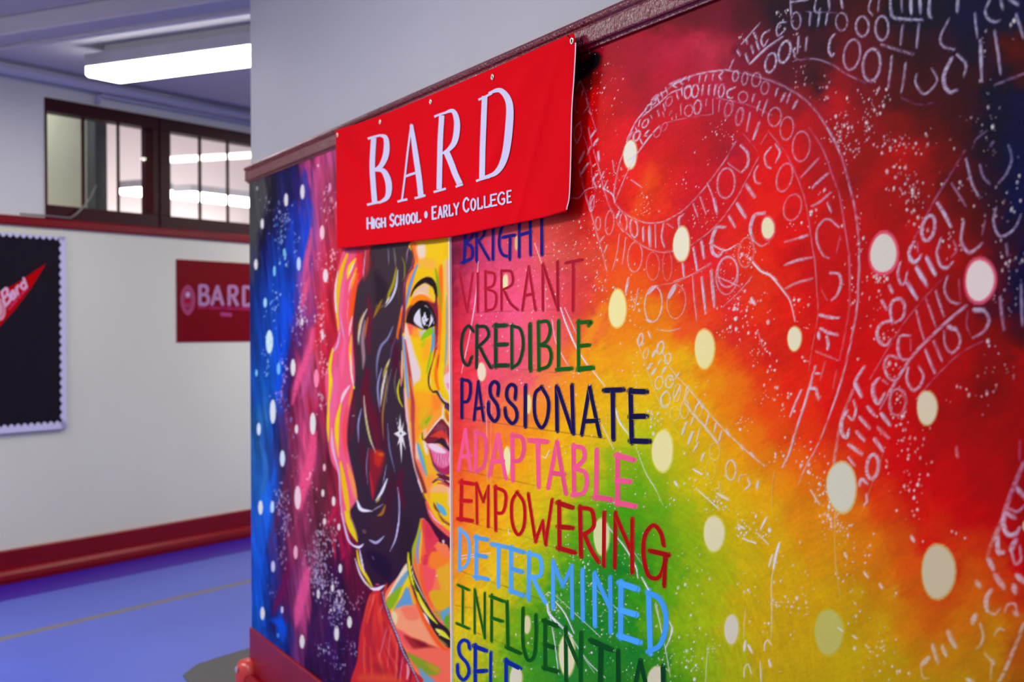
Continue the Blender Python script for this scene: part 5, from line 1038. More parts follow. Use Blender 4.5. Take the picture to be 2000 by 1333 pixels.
ribbon('large curling ribbon of white digits', '''
Q E 14,.75: 552,1235 620,1080 720,950 850,820 1000,715 1150,650 1300,620 1450,606
R E 18,.5: 100,610 300,650 520,720 720,830 850,950 940,1080 1020,1220 1070,1333
U E 19,.6: 960,0 1050,170 1110,330 1160,530 1200,700 1230,950 1240,1200 1230,1333
X E 17,.65: 1235,0 1225,380 1190,620 1130,900 1060,1160 1000,1333
Z E 13,.6: 1740,0 1680,180 1600,400 1520,580 1450,700 1380,860
U E 15,.4: 800,0 920,180 1000,400 1070,600 1110,850 1150,1100 1160,1333
X E 16,.28: 1145,0 1155,400 1110,700 1070,900
Q E 14,.8: 560,1400 640,1333 750,1190 830,1100
Q E 8,.4: 830,1100 950,1050 1150,1012 1300,992
Q E 13,.7: 690,1010 830,900 950,800 1100,755
R E 11,.35: 0,850 150,880 330,930 480,1000
R E 10,.3: 230,1160 300,1240 360,1320
U E 11,.4: 450,30 600,220 720,480 780,680 820,950 850,1150 870,1333
X E 10,.35: 850,0 870,300 880,520 830,800 800,1000
T E 13,.55: 530,200 480,350 440,600 480,690 560,760 700,820 850,820 960,770 1050,710 1180,580 1290,440 1400,290 1500,120
T E 12,.45: 450,790 560,920 700,1030 850,1080 960,1070
T E 12,.45: 1110,1020 1250,920 1370,800 1500,620 1600,440 1700,250
T E 10,.55: 640,230 560,380 500,520 460,620
T E 7,.6: 960,1333 1150,1262 1280,1185
Q O 742,940,40,80,30,10,.8 787,880,36,64,30,12,.8 1085,800,60,112,10,16,.9 1147,790,56,112,8,14,.85 1375,790,48,112,8,13,.8 920,880,50,84,25,10,.6 715,1072,40,80,30,13,.85 640,1180,48,92,25,16,.9 1092,960,70,100,12,11,.6 1168,930,60,122,8,14,.8 1440,940,66,140,15,10,.55 880,1100,40,80,25,8,.5 820,1150,50,90,25,9,.5 1530,1020,50,150,10,9,.55
Q S 12,.8: 820,850 840,902 / 850,800 866,850 / 890,760 906,812 / 1098,660 1090,702 / 1190,655 1182,712 / 1246,650 1232,706 / 1306,640 1296,696 / 985,800 1000,862 / 1030,760 1036,832 / 870,900 886,960 / 820,960 836,1012 / 668,1040 655,1100 / 630,1108 645,1142 / 670,1208 690,1252
Q S 17,.85: 1216,740 1206,822 / 1271,740 1263,822 / 1326,738 1312,822 / 1392,620 1360,660 1372,692 / 1492,760 1432,790 1432,842 1472,852 / 1000,700 960,740 985,760 / 1062,672 1022,712 1040,732 / 740,1135 715,1170 730,1182
Q S 10,.6: 1020,905 1026,1002 / 1246,860 1240,922 / 1302,860 1302,992 / 1362,870 1350,972 / 930,970 925,1000 945,960 / 980,990 985,1040 / 945,1020 948,1060 / 700,1180 720,1170 / 865,970 880,1020 / 760,1000 775,1032
Q S 30,.6: 780,860 830,820 / 930,730 1040,690 / 560,1210 600,1150
R O 165,660,48,92,10,15,.7 245,682,48,112,10,13,.6 345,692,76,120,10,14,.6 420,762,66,112,10,13,.55 230,842,80,92,10,11,.6 200,1010,60,152,12,12,.65 100,960,60,130,12,10,.4 505,1015,110,162,10,13,.65 610,1115,112,200,8,13,.6
R S 17,.7: 530,770 510,832 / 640,806 610,892 / 325,820 310,882 / 376,880 350,962 / 440,870 418,935 396,1002 / 290,980 262,1140
R S 24,.75: 590,818 560,882 / 696,880 660,946 / 368,1066 318,1212
R S 10,.4: 440,1160 385,1250
U O 735,160,150,262,5,13,.6 590,430,130,252,15,14,.6 660,690,150,232,15,13,.55
U S 17,.8: 472,168 420,240 430,322 472,352 / 510,140 550,212 512,302 / 960,650 996,732
U S 20,.6: 882,268 730,432 / 990,560 900,640 820,682
U S 24,.75: 962,400 890,460 830,522 / 592,1192 700,1150 822,1128
U S 19,.7: 1062,862 962,790 882,860 870,980 920,1100 972,1130
U S 12,.35: 1072,940 1040,1092
U S 18,.5: 590,992 700,960 760,940
U S 26,.75: 720,955 792,930
U S 14,.3: 720,1330 820,1305
X S 22,.55: 600,282 700,235 832,200
X S 25,.75: 985,150 1060,160 1080,240 1045,340 1000,382
X S 12,.3: 912,300 962,392
X S 28,.85: 892,512 980,535 1060,540 / 902,630 970,668 1052,686 / 955,702 968,760 962,812 / 884,670 890,722
X S 17,.45: 860,830 960,870 1062,912
X S 13,.35: 942,920 900,1082 / 1040,1000 1010,1150
X S 24,.85: 860,1022 895,1022 / 820,1150 862,1158 / 868,1180 885,1242
X E 20,.75: 857,960 800,1160 750,1333
Z E 19,.75: 1490,0 1430,180 1350,420 1290,620 1240,720
Z E 8,.35: 1170,760 1150,900 1150,1080
Z S 18,.8: 1402,55 1350,170 1302,290
Z S 28,.8: 1482,42 1532,42 / 1530,70 1550,132
T O 525,820,60,162,-4,12,.75 615,870,64,162,-6,15,.8 405,822,74,212,5,10,.55 305,830,44,112,0,10,.6 625,1120,126,262,4,11,.55 780,1200,112,242,0,9,.4 905,1195,80,262,0,8,.35 1415,480,152,262,5,15,.65 1590,1080,132,262,6,13,.5 1430,1252,172,262,4,17,.65
T S 20,.85: 695,868 697,982 / 490,722 462,784 / 1038,1180 1050,1292 / 1130,1040 1150,1150 1165,1252
T S 25,.85: 748,858 754,1032 / 1200,990 1222,1132 / 1310,622 1336,744
T S 13,.7: 800,840 806,1042 / 1252,480 1285,560 1312,642 / 1130,660 1170,772 / 1190,600 1242,752
T S 16,.75: 872,830 856,950 882,1042 / 1690,330 1660,400 1672,470 1712,482
T S 9,.6: 900,830 960,872 / 490,920 470,1080 430,1232 / 545,950 530,1080 515,1182
T S 24,.75: 1540,152 1602,220 1602,322 1552,382 / 1440,770 1492,862
T S 12,.5: 1540,385 1450,322 1430,300
T S 31,.85: 1592,500 1662,602 / 1510,660 1582,776 / 1400,862 1332,872 1292,980 1300,1082 1352,1112 1392,1062 / 1742,740 1662,762 1626,880 1652,980
T S 16,.55: 1652,980 1722,1025 1790,990
T S 22,.7: 1010,872 1006,790 1042,752
W S 23,.85: 566,200 545,322 / 1202,190 1222,350 1236,502
W S 9,.6: 652,282 638,380 622,462 / 590,350 632,422
W O 785,420,150,312,4,13,.75 985,400,160,292,6,8,.55 1425,170,190,332,4,14,.55
W S 42,.85: 972,262 915,365
W S 24,.8: 800,268 740,330 / 730,555 770,578
W S 13,.6: 1125,180 1140,380 1162,562
W S 30,.75: 1286,130 1300,290 1312,442
W E 8,.55: 800,262 1000,222 1170,130 1280,62
W E 15,.45: 820,640 920,652 1020,630
W E 8,.55: 1390,442 1540,300 1640,180
W E 9,.7: 1540,270 1450,230 1340,180
''')
ribbon('narrow ribbon of white digits beside the banner', '''
T E 11,.5: 220,0 260,180 310,340 360,550 420,720 490,860
T E 9,.4: 150,0 200,130 240,300 260,520
T E 13,.5: 140,360 200,600 250,760 300,940 340,1080 380,1240
Q E 8,.45: 150,700 200,820 240,980 290,1140
Q S 12,.6: 146,708 112,790 / 160,832 176,780 / 200,850 216,920 176,982 / 112,860 104,950 132,982 / 152,1060 102,1110 94,1182 122,1242 152,1170 / 220,960 250,1000
Q S 18,.75: 276,1138 240,1192 / 296,1210 264,1256
T S 14,.7: 282,25 236,92 / 240,160 210,232 / 356,380 326,446 / 382,460 350,542 / 270,590 240,660 250,722 / 352,945 320,992 / 382,1020 356,1086
T S 20,.8: 300,100 264,156 / 182,210 140,302 / 216,310 156,402 / 306,208 312,292 / 300,400 264,450 290,522
T S 9,.7: 70,610 140,605 200,540 290,510 / 430,280 445,392 / 590,450 690,520
T S 14,.85: 345,520 430,580 452,652
T O 250,655,40,140,6,11,.6 130,40,60,150,8,9,.5
''')
ribbon('white digits climbing on the red at the right', '''
V E 15,.4: 820,200 700,400 600,560 510,720 440,860 380,960
V E 11,.45: 1010,28 920,100 888,170
V S 20,.75: 830,270 860,390 890,500 942,592 / 1092,700 1070,810 1112,930 1182,930 1262,860 1310,750
V S 19,.5: 705,480 770,580 832,682
V S 32,.85: 582,650 640,740 700,862
V O 505,870,108,222,12,28,.85
V S 30,.85: 380,990 340,1070 352,1152 402,1162 442,1100 / 490,1130 562,1272 / 402,1210 482,1335
V S 14,.5: 410,1000 415,1085 / 1000,800 970,932 / 722,980 752,1060 702,1122
V S 20,.55: 1200,150 1230,270 1182,400 1112,482 / 952,320 980,420 1042,492 / 1180,1010 1192,1112 / 1070,120 1040,160
V S 26,.75: 810,820 790,980 852,1080 922,1050 972,1000
V S 21,.75: 615,960 580,1080 602,1190 662,1220 722,1160
Y S 23,.75: 262,60 240,150 265,242 302,230 322,140
Y S 34,.85: 320,230 405,372 / 400,110 492,262 / 490,20 562,162
Y S 28,.8: 340,0 382,50 432,20 / 190,582 175,460 202,390 262,375 300,440 280,540 210,582 / 190,560 100,590 60,660 82,750 142,775 182,720 / 165,260 196,322 / 100,390 142,462
Y S 19,.7: 670,180 645,290 682,380 742,412 792,408 / 570,310 605,420 642,532 / 590,10 620,90 692,100
Y S 12,.4: 770,200 782,382 / 352,720 352,832
Y S 17,.65: 486,380 530,500 572,622 / 400,470 430,600 472,742
Y E 26,.7: 830,436 680,560 540,690 400,830 300,970 200,1130 160,1190
Y S 24,.75: 342,690 262,700 240,800 270,892 332,900 / 242,890 162,870 122,960 162,1060 212,1082 / 330,970 318,1080 372,1166 432,1130 462,1040 420,960 / 480,820 562,1022
Y S 21,.7: 682,612 742,640 782,720 762,800 702,842 650,770 640,650 / 550,740 622,912
Y S 40,.75: 680,620 742,640 / 905,470 985,475
Y S 26,.65: 900,460 982,470 1032,560 982,660 890,712
Y S 13,.4: 850,480 838,600 872,692
Y S 26,.6: 1130,360 1142,500 1162,642 / 1310,250 1316,430 1322,602
Y E 14,.35: 1000,730 780,850 560,1060 400,1250
Y E 12,.35: 640,180 400,450 250,650 100,900 0,1070
Y S 32,.8: 70,1070 25,1130 32,1230 72,1282 122,1200
Y S 18,.6: 110,1080 150,1112 / 192,1160 170,1270 192,1335 / 252,1160 302,1200 312,1292
X S 28,.8: 1276,970 1200,1110 1256,1216
1 E 27,.45: 300,50 200,300 150,560 130,690
1 S 34,.85: 320,0 366,112 / 240,240 196,330 202,430 240,466 260,400 / 260,530 372,612 / 540,260 616,362 / 480,480 556,586
1 S 30,.8: 470,0 476,100 516,166 562,90 / 350,290 436,386 / 326,420 392,492 / 420,200 482,276 / 350,882 372,830 422,872
1 S 23,.75: 300,150 320,230 292,312 252,280 / 255,640 312,716 / 410,960 416,1020 390,1056
1 S 30,.55: 510,380 602,472
1 O 465,720,100,212,6,30,.8 680,160,142,232,4,18,.6
1 E 18,.4: 640,20 530,220
1 E 10,.22: 560,600 450,900 390,1080
''')
ribbon('white digits at the lower right edge', '''
1 E 40,.5: 1777,690 1700,870 1640,1030 1590,1180 1530,1333
1 E 20,.3: 1742,500 1742,660
1 S 42,.75: 1690,1160 1622,1130 1602,1220 1632,1300 1702,1310 1742,1250 / 1720,910 1790,990
1 S 21,.6: 1640,1080 1722,1110 1790,1050
3 E 34,.4: 1550,0 1500,130 1460,250
3 S 44,.75: 1550,80 1556,200 1602,210 / 1472,270 1512,352 / 1120,900 1182,1032 / 1490,540 1450,620 1456,710
3 S 50,.75: 1702,110 1662,190 / 1530,410 1602,512 / 1720,410 1790,470 / 1352,760 1332,822 / 942,1130 892,1182 / 1690,500 1702,552
3 S 24,.65: 1670,200 1702,302 1752,270 1742,150 / 1600,0 1642,60 1712,30 / 1400,830 1426,930 1402,1010 1362,1042
3 S 22,.55: 1456,710 1520,745 1572,700 / 1612,720 1642,660 1702,660 1722,750 / 1602,880 1562,870 1522,930 / 1440,1090 1512,1160
3 S 38,.7: 986,1020 1032,1162 / 1072,1030 1102,1102 / 1290,1310 1340,1340
3 S 16,.5: 886,1200 902,1290 952,1302 / 1500,1180 1490,1312
3 S 46,.6: 1700,730 1722,752 / 1506,1160 1516,1180 / 1370,470 1400,502
3 E 34,.6: 1777,830 1700,1030 1620,1220 1560,1333
''')
ribbon('small ribbon of white digits on the yellow', '''
W E 7,.5: 640,720 720,960 800,1180 850,1300
W E 9,.6: 860,830 950,1000 1060,1120 1180,1260 1240,1333
W O 672,728,40,102,12,15,.85 720,850,40,92,14,11,.65 845,800,52,112,14,19,.85 910,892,52,92,14,16,.75 835,1102,66,112,10,12,.75 925,1092,66,108,10,16,.8 890,1252,80,142,10,14,.75 990,1190,58,152,8,13,.65
W S 16,.8: 740,660 760,712 / 845,905 825,946 / 1010,1015 976,1062 / 1080,1130 1050,1252 / 1150,1320 1190,1260
W S 27,.85: 805,825 775,872 / 765,940 735,982 / 800,985 770,1032 / 886,975 860,1022 / 930,1070 940,1085
Z S 16,.8: 230,60 185,120 202,190 252,180 / 352,20 300,132 / 602,260 570,372 / 662,340 646,422
Z O 305,260,80,122,5,10,.55 390,222,70,162,5,12,.65 510,230,60,102,5,10,.5 650,590,90,152,0,10,.5 615,750,82,172,0,8,.4 790,750,86,172,0,17,.75
Z S 13,.65: 432,40 390,162 / 512,160 470,252 / 526,370 490,512 / 692,850 690,922 / 860,852 870,800 922,790
Z E 22,.75: 390,170 480,280 560,370 680,520
Z E 12,.65: 420,30 520,160 640,300 760,430 880,540 990,640 1085,715
Z S 27,.85: 402,340 365,442 / 456,420 420,526 / 552,610 535,666 / 1026,850 1016,912 / 540,180 548,212
Z S 20,.8: 466,290 440,362 / 506,515 466,586 / 712,410 686,502 / 940,820 952,880 902,926
Z E 6,.3: 280,340 380,500 500,680
Z S 24,.8: 752,400 776,450 / 880,540 895,575 / 960,600 992,636
''')
# ---- drips, scratches and spatter of white paint
for v, s_, w, a in (('K', '730,200 800,400 860,560 912,700', 7, .7), ('K', '955,760 1010,920 1100,1120 1190,1260', 12, .9), ('K', '990,760 1100,1000', 6, .7), ('K', '880,860 920,1070 1050,1320', 7, .7), ('K', '820,560 820,800', 4, .5),
                    ('L', '1180,0 1290,140', 9, .8), ('L', '1385,340 1420,450 1500,560', 14, .9), ('L', '1270,470 1370,680', 7, .7), ('L', '1560,660 1640,880 1720,1010', 5, .7), ('L', '1640,870 1720,1010 1790,1160', 4, .6), ('L', '830,690 800,750 770,740', 8, .8),
                    ('M', '1310,40 1450,210 1540,370 1560,470', 11, .9), ('M', '1590,460 1650,570', 12, .9), ('M', '806,680 820,760 880,830 1010,950', 20, .9), ('M', '870,660 950,760 1030,930', 10, .85), ('M', '830,790 870,1020 900,1270', 8, .8), ('M', '870,610 1100,820 1250,960', 5, .7), ('M', '1000,950 1070,1060 1160,1180 1280,1290', 7, .8),
                    ('M', '65,285 200,270 340,260', 5, .8), ('M', '70,312 240,282', 5, .7), ('M', '1700,680 1770,960 1830,1290', 6, .75), ('M', '1130,500 1300,640 1480,820', 4, .5), ('M', '1420,90 1640,420', 5, .6), ('M', '790,610 820,585 850,610', 6, .8), ('M', '1840,880 1830,960 1790,1050', 10, .8), ('M', '1110,1130 1200,1260', 5, .6),
                    ('2', '1212,122 1180,240 1160,350', 22, .9), ('2', '1160,350 1142,480 1145,700 1142,950', 10, .55), ('2', '1150,230 1120,332', 18, .8), ('2', '920,690 905,850 900,960', 8, .45), ('2', '890,85 1010,130', 14, .85), ('2', '1020,40 1120,142', 8, .8), ('2', '915,980 905,1062', 24, .8), ('2', '940,1010 975,1082', 20, .8), ('2', '1080,1062 1085,1000 1112,970 1140,1010', 13, .7), ('2', '1120,1140 1135,1200', 22, .8), ('2', '1046,1150 1052,1333', 12, .7), ('2', '905,1290 910,1210 940,1180 970,1260', 12, .7), ('2', '590,1010 570,1333', 7, .5), ('2', '140,640 200,950', 6, .8), ('2', '250,800 285,880 250,970', 10, .8), ('2', '1690,0 1700,300 1740,600', 10, .3), ('2', '1720,860 1765,895', 18, .6),
                    ('T', '1270,1000 1400,1062 1500,1020', 10, .9), ('U', '280,1130 380,1240 450,1270 520,1322', 16, .9), ('X', '290,20 380,130 460,170 510,220 590,320 640,400 682,570', 14, .75), ('X', '290,400 320,400', 30, .8), ('X', '300,370 330,420', 24, .8), ('X', '360,660 400,800', 8, .4), ('Z', '500,920 600,1010 690,1090', 10, .8), ('Z', '460,740 545,790', 14, .85), ('Z', '670,950 770,1010', 26, .7), ('Z', '300,850 330,890', 20, .85), ('Z', '1480,920 1560,1050', 12, .7), ('Z', '1100,1160 1050,1260', 18, .85), ('Z', '850,1225 910,1260', 18, .8), ('1', '1190,550 1200,640', 26, .35), ('1', '140,1110 135,1310', 12, .4), ('3', '800,70 822,110', 26, .7), ('3', '220,210 240,256', 20, .7), ('3', '390,380 426,426', 20, .7), ('3', '525,480 550,520', 22, .65), ('3', '290,930 326,952', 16, .7), ('3', '400,1010 440,1045', 12, .6), ('3', '530,1040 572,1020', 12, .6)):
    spl.stroke(pts(v, s_), w / VW[v][2], (224, 218, 222), a, .6, (.6, .5), chalk=.25)
rs3 = np.random.RandomState(21)
CL = [('K', 1010, 240, 120, 220, 40), ('K', 760, 560, 200, 220, 46), ('K', 350, 980, 220, 260, 22), ('K', 700, 1100, 260, 160, 24), ('K', 1250, 250, 60, 220, 46), ('K', 1320, 560, 60, 60, 12), ('K', 1600, 850, 60, 160, 24),
      ('L', 560, 260, 260, 120, 16), ('L', 1040, 80, 100, 100, 14), ('L', 1560, 250, 20, 200, 18), ('L', 1720, 420, 60, 70, 26), ('L', 950, 640, 60, 90, 18), ('L', 1250, 420, 120, 140, 16), ('L', 1640, 900, 160, 200, 30), ('L', 1360, 1160, 60, 40, 16), ('L', 1150, 1060, 60, 30, 8),
      ('M', 950, 300, 160, 160, 90), ('M', 1480, 300, 120, 160, 40), ('M', 1160, 640, 200, 160, 90), ('M', 860, 700, 60, 80, 30), ('M', 1360, 780, 160, 140, 50), ('M', 760, 1000, 140, 200, 40), ('M', 1280, 1080, 160, 160, 50), ('M', 1780, 1100, 60, 120, 24), ('M', 330, 440, 20, 120, 10), ('M', 80, 950, 40, 20, 6), ('M', 370, 1160, 40, 120, 14), ('M', 1470, 1240, 60, 60, 12),
      ('Q', 350, 600, 100, 200, 30), ('Q', 320, 950, 120, 220, 30), ('Q', 1540, 300, 20, 30, 4), ('Q', 1400, 1180, 100, 100, 14), ('R', 560, 150, 40, 70, 16), ('R', 680, 400, 30, 120, 14), ('R', 720, 650, 70, 80, 16), ('R', 930, 830, 60, 100, 16), ('R', 1100, 1060, 60, 80, 26), ('R', 1380, 900, 90, 120, 40), ('R', 1300, 1080, 40, 60, 16), ('R', 1540, 1230, 60, 40, 10),
      ('S', 950, 1020, 120, 110, 14), ('S', 500, 1280, 200, 60, 8), ('S', 1000, 480, 40, 200, 10), ('S', 1240, 240, 60, 60, 4),
      ('T', 130, 950, 90, 260, 26), ('T', 300, 480, 70, 160, 40), ('T', 460, 380, 40, 80, 24), ('T', 720, 640, 40, 60, 24), ('T', 700, 730, 90, 20, 14), ('T', 1040, 460, 90, 60, 12), ('T', 1200, 780, 90, 100, 36), ('T', 1380, 1260, 140, 60, 26), ('T', 1550, 1030, 120, 70, 26), ('T', 1420, 60, 60, 60, 10), ('T', 1250, 240, 120, 90, 8), ('T', 850, 1180, 260, 60, 16),
      ('U', 1060, 60, 90, 80, 30), ('U', 1200, 240, 120, 120, 24), ('U', 1560, 130, 90, 60, 16), ('U', 1620, 360, 80, 80, 18), ('U', 1700, 560, 50, 100, 30), ('U', 1540, 510, 60, 40, 6), ('U', 1120, 680, 30, 30, 4), ('U', 820, 760, 50, 60, 10), ('U', 940, 600, 90, 60, 12), ('U', 1220, 760, 20, 200, 14), ('U', 290, 1080, 70, 80, 24), ('U', 680, 860, 60, 30, 6), ('U', 1270, 1050, 30, 60, 8),
      ('V', 300, 120, 160, 80, 16), ('V', 340, 560, 80, 60, 24), ('V', 420, 860, 60, 80, 12), ('V', 720, 470, 120, 90, 10), ('V', 900, 650, 140, 120, 14), ('V', 1180, 680, 80, 120, 14), ('V', 690, 1020, 60, 60, 14), ('V', 1050, 180, 80, 90, 10), ('V', 1200, 1130, 90, 120, 14), ('V', 1280, 450, 40, 120, 6),
      ('W', 300, 260, 120, 120, 24), ('W', 640, 860, 60, 260, 26), ('W', 620, 420, 40, 120, 14), ('W', 1540, 380, 120, 90, 30), ('W', 1500, 600, 120, 120, 16), ('W', 1680, 860, 60, 60, 12), ('W', 1740, 1200, 40, 60, 6), ('W', 1020, 310, 20, 30, 5), ('W', 500, 900, 200, 200, 14), ('W', 1200, 1120, 60, 40, 6),
      ('X', 250, 420, 120, 110, 34), ('X', 180, 620, 120, 90, 14), ('X', 370, 820, 60, 90, 14), ('X', 460, 1000, 60, 120, 12), ('X', 480, 1220, 90, 30, 6), ('X', 760, 560, 60, 90, 8), ('X', 1170, 300, 60, 260, 20), ('X', 1360, 560, 60, 260, 16), ('X', 1400, 200, 60, 60, 12), ('X', 720, 350, 60, 40, 6), ('X', 770, 900, 30, 30, 4), ('X', 1540, 1000, 40, 100, 8),
      ('Y', 1060, 900, 60, 160, 14), ('Y', 1180, 400, 80, 90, 12), ('Y', 1200, 1020, 90, 90, 8), ('Y', 60, 200, 60, 60, 12), ('Y', 160, 700, 40, 60, 8), ('Y', 220, 980, 40, 60, 8), ('Y', 250, 1260, 50, 60, 14), ('Y', 900, 1250, 140, 50, 6), ('Y', 1240, 130, 60, 80, 8),
      ('Z', 130, 300, 50, 60, 18), ('Z', 870, 340, 60, 40, 12), ('Z', 1150, 120, 90, 60, 6), ('Z', 1270, 250, 60, 70, 8), ('Z', 1420, 600, 90, 90, 20), ('Z', 480, 860, 120, 120, 30), ('Z', 720, 1010, 50, 60, 20), ('Z', 620, 1080, 60, 60, 10), ('Z', 940, 1180, 120, 60, 16), ('Z', 1520, 830, 90, 120, 16), ('Z', 1570, 1000, 60, 60, 10), ('Z', 1070, 1290, 60, 40, 12), ('Z', 340, 1040, 120, 60, 8), ('Z', 1660, 1200, 60, 90, 18), ('Z', 1180, 640, 120, 30, 8),
      ('1', 760, 520, 160, 160, 26), ('1', 860, 700, 90, 120, 14), ('1', 760, 920, 90, 50, 8), ('1', 860, 1080, 90, 90, 10), ('1', 100, 1180, 60, 90, 24), ('1', 220, 1260, 70, 40, 14), ('1', 720, 290, 60, 60, 12), ('1', 1240, 160, 140, 90, 6), ('1', 60, 880, 50, 120, 10), ('1', 500, 320, 160, 120, 12),
      ('2', 500, 480, 120, 220, 26), ('2', 440, 1090, 120, 120, 24), ('2', 300, 1200, 160, 100, 30), ('2', 640, 1040, 60, 60, 10), ('2', 900, 480, 90, 90, 12), ('2', 1280, 480, 120, 120, 18), ('2', 1190, 650, 40, 20, 14), ('2', 1380, 680, 90, 60, 12), ('2', 860, 30, 120, 30, 14), ('2', 1400, 300, 120, 90, 8), ('2', 460, 1220, 40, 20, 6), ('2', 1400, 900, 60, 90, 4), ('2', 1215, 1240, 14, 10, 2), ('2', 1100, 850, 20, 60, 4), ('2', 950, 830, 10, 60, 3),
      ('3', 330, 120, 90, 90, 14), ('3', 220, 420, 120, 90, 10), ('3', 330, 640, 60, 120, 14), ('3', 480, 1040, 120, 120, 18), ('3', 540, 1260, 120, 60, 10), ('3', 1080, 60, 120, 40, 4), ('3', 640, 520, 40, 60, 3), ('3', 740, 1260, 60, 30, 4)]
for v, cx, cy, sx, sy, n in CL:
    k = VW[v][2]
    for _ in range(n):
        x_ = cx + rs3.normal() * sx * .85; y_ = cy + rs3.normal() * sy * .85
        big = 1.0 if v in 'KLMWTQ' else 1.75
        r_ = (2.2 + 4.2 * rs3.rand() ** 3) * big + (4 if rs3.rand() < .10 else 0) * big
        px_, py_ = x_ / k + VW[v][0], y_ / k + VW[v][1]
        if px_ < 886 or (px_ < 1120 and py_ < 440) or px_ > 2010: continue
        a = np.linspace(0, 2 * math.pi, 7, endpoint=False) + rs3.rand(); P = np.stack([px_ + r_ / k * .8 * np.cos(a), py_ + r_ / k * 1.15 * np.sin(a)], 1)
        spl.blob(P, (222, 212, 206), .35, rs3.uniform(.6, 1.0))
spl.build('paint_spatter', word, m_paint, 'spatter and scratches of white paint', 'stuff')
# ---- the word side's ground, with everything that lies on it already in its colours
bgR = canvas_mesh('painted_background', np.concatenate([col_positions(883.2, 2080, 2.4, 0)]), zs_, .0005, word, m_paint)
# ================================================================== the red banner hung over the rail
VW['N'] = (640, 50, 2.962); VW['n'] = (340, 540, 12.5); VW['p'] = (0, 500, 8.33); VW['t'] = (700, 360, 6.25)
top_l = catmull(np.array([[655.5, 254.5], [742, 226], [900, 160.5], [1000, 117], [1119, 64]]), 12)
bot_l = catmull(np.array([[658.5, 486], [760, 476], [876, 463.5], [977, 443], [1060, 425.5], [1107, 412]]), 12)
rgt_l = catmull(np.array([[1119, 64], [1123.5, 84], [1120.5, 150], [1116, 219], [1113.5, 330], [1111, 385], [1106.5, 406], [1107, 412]]), 6)
def along(L, t):
    d = np.concatenate([[0], np.cumsum(np.linalg.norm(np.diff(L, axis=0), axis=1))]); d /= d[-1]
    return np.stack([np.interp(t, d, L[:, 0]), np.interp(t, d, L[:, 1])], -1)
def banner_off(px, py):
    """how far the cloth stands off the wall"""
    f = np.clip((py - (254.5 - .406 * (px - 655))) / 260.0, 0, 1.6)                # 0 at the top hem, ~1 at the foot
    o = .0305 - .006 * f + .010 * smooth01((px - 1040) / 90)
    fold = np.exp(-((px - (668 + (py - 262) * .55)) / 9.0) ** 2) * smooth01((py - 262) / 40) * smooth01((470 - py) / 60) * .004 * (px < 715)
    sag = np.sin((px - 655) / 60.0) * .0012 * smooth01((1.15 - np.abs(f - .1) * 6)) 
    big = .003 * np.exp(-((px - 1050) / 26.0) ** 2) * smooth01(f * 2)
    wave = .0016 * np.sin(px * .055 + py * .012) * smooth01(f * 1.6) + .0012 * np.sin(px * .021 - py * .03) * smooth01(f * 1.4)
    dia = .0045 * np.exp(-((px - 1022 + (py - 160) * .42) / 13.0) ** 2) * smooth01((py - 110) / 60) * smooth01((430 - py) / 60) * (px > 930) + .004 * np.exp(-((px - 1085 + (py - 120) * .25) / 9.0) ** 2) * smooth01((py - 90) / 60)
    return o - fold * 2.0 + big + wave + dia
def banner_surf(px, py, lift):
    P = []
    o = banner_off(px, py) + lift
    r = ray(px, py); k = (((WC - CAM) @ WN) + o) / (r @ WN)
    return CAM + r * k[..., None]
nu, nv = 240, 90
U_ = np.linspace(0, 1, nu); V_ = np.linspace(0, 1, nv)
T_ = along(top_l, U_); Bt = along(bot_l, U_); Rg = along(rgt_l, V_); Lf = np.stack([655.5 + 3 * V_, 254.5 + 231.5 * V_], 1)
G_ = (1 - V_)[:, None, None] * T_[None] + V_[:, None, None] * Bt[None]
lin_r = (1 - V_)[:, None] * T_[-1] + V_[:, None] * Bt[-1]; lin_l = (1 - V_)[:, None] * T_[0] + V_[:, None] * Bt[0]
wr_ = smooth01((U_ - .85) / .15)[None, :, None]; wl_ = smooth01((.1 - U_) / .1)[None, :, None]
G_ = G_ + wr_ * (Rg - lin_r)[:, None] + wl_ * (Lf - lin_l)[:, None]
P3 = banner_surf(G_[..., 0].ravel(), G_[..., 1].ravel(), 0.0)
idx = np.arange(nu * nv).reshape(nv, nu)
F4 = np.stack([idx[:-1, :-1], idx[1:, :-1], idx[1:, 1:], idx[:-1, 1:]], -1).reshape(-1, 4)
banner = empty('banner', P3.reshape(nv, nu, 3)[-1, nu // 2])
tag(banner, 'red cloth banner with large white lettering hung from the rail across both murals', 'banner')
m_cloth = mat('red_banner_cloth', (218, 0, 18), .8, .03, bump=(900, .05, 2), mottling=(6, .03))
cl = link('cloth', P3, F4, m_cloth, banner, smooth=True)
md = cl.modifiers.new('thick', 'SOLIDIFY'); md.thickness = .0012; md.offset = -1
m_hem = mat('pale_banner_edge', (216, 180, 196), .7, .1)
he = Strokes(.0006, (216, 180, 196)); he.stroke(rgt_l[6:-4] + (.6, 0), 1.6, (222, 186, 200), 1, .3)
he.build('hem_edge', banner, m_paint, 'thin pale edge of the banner', surf=banner_surf)
RED_ = (226, 10, 34); LET = (200, 196, 220)
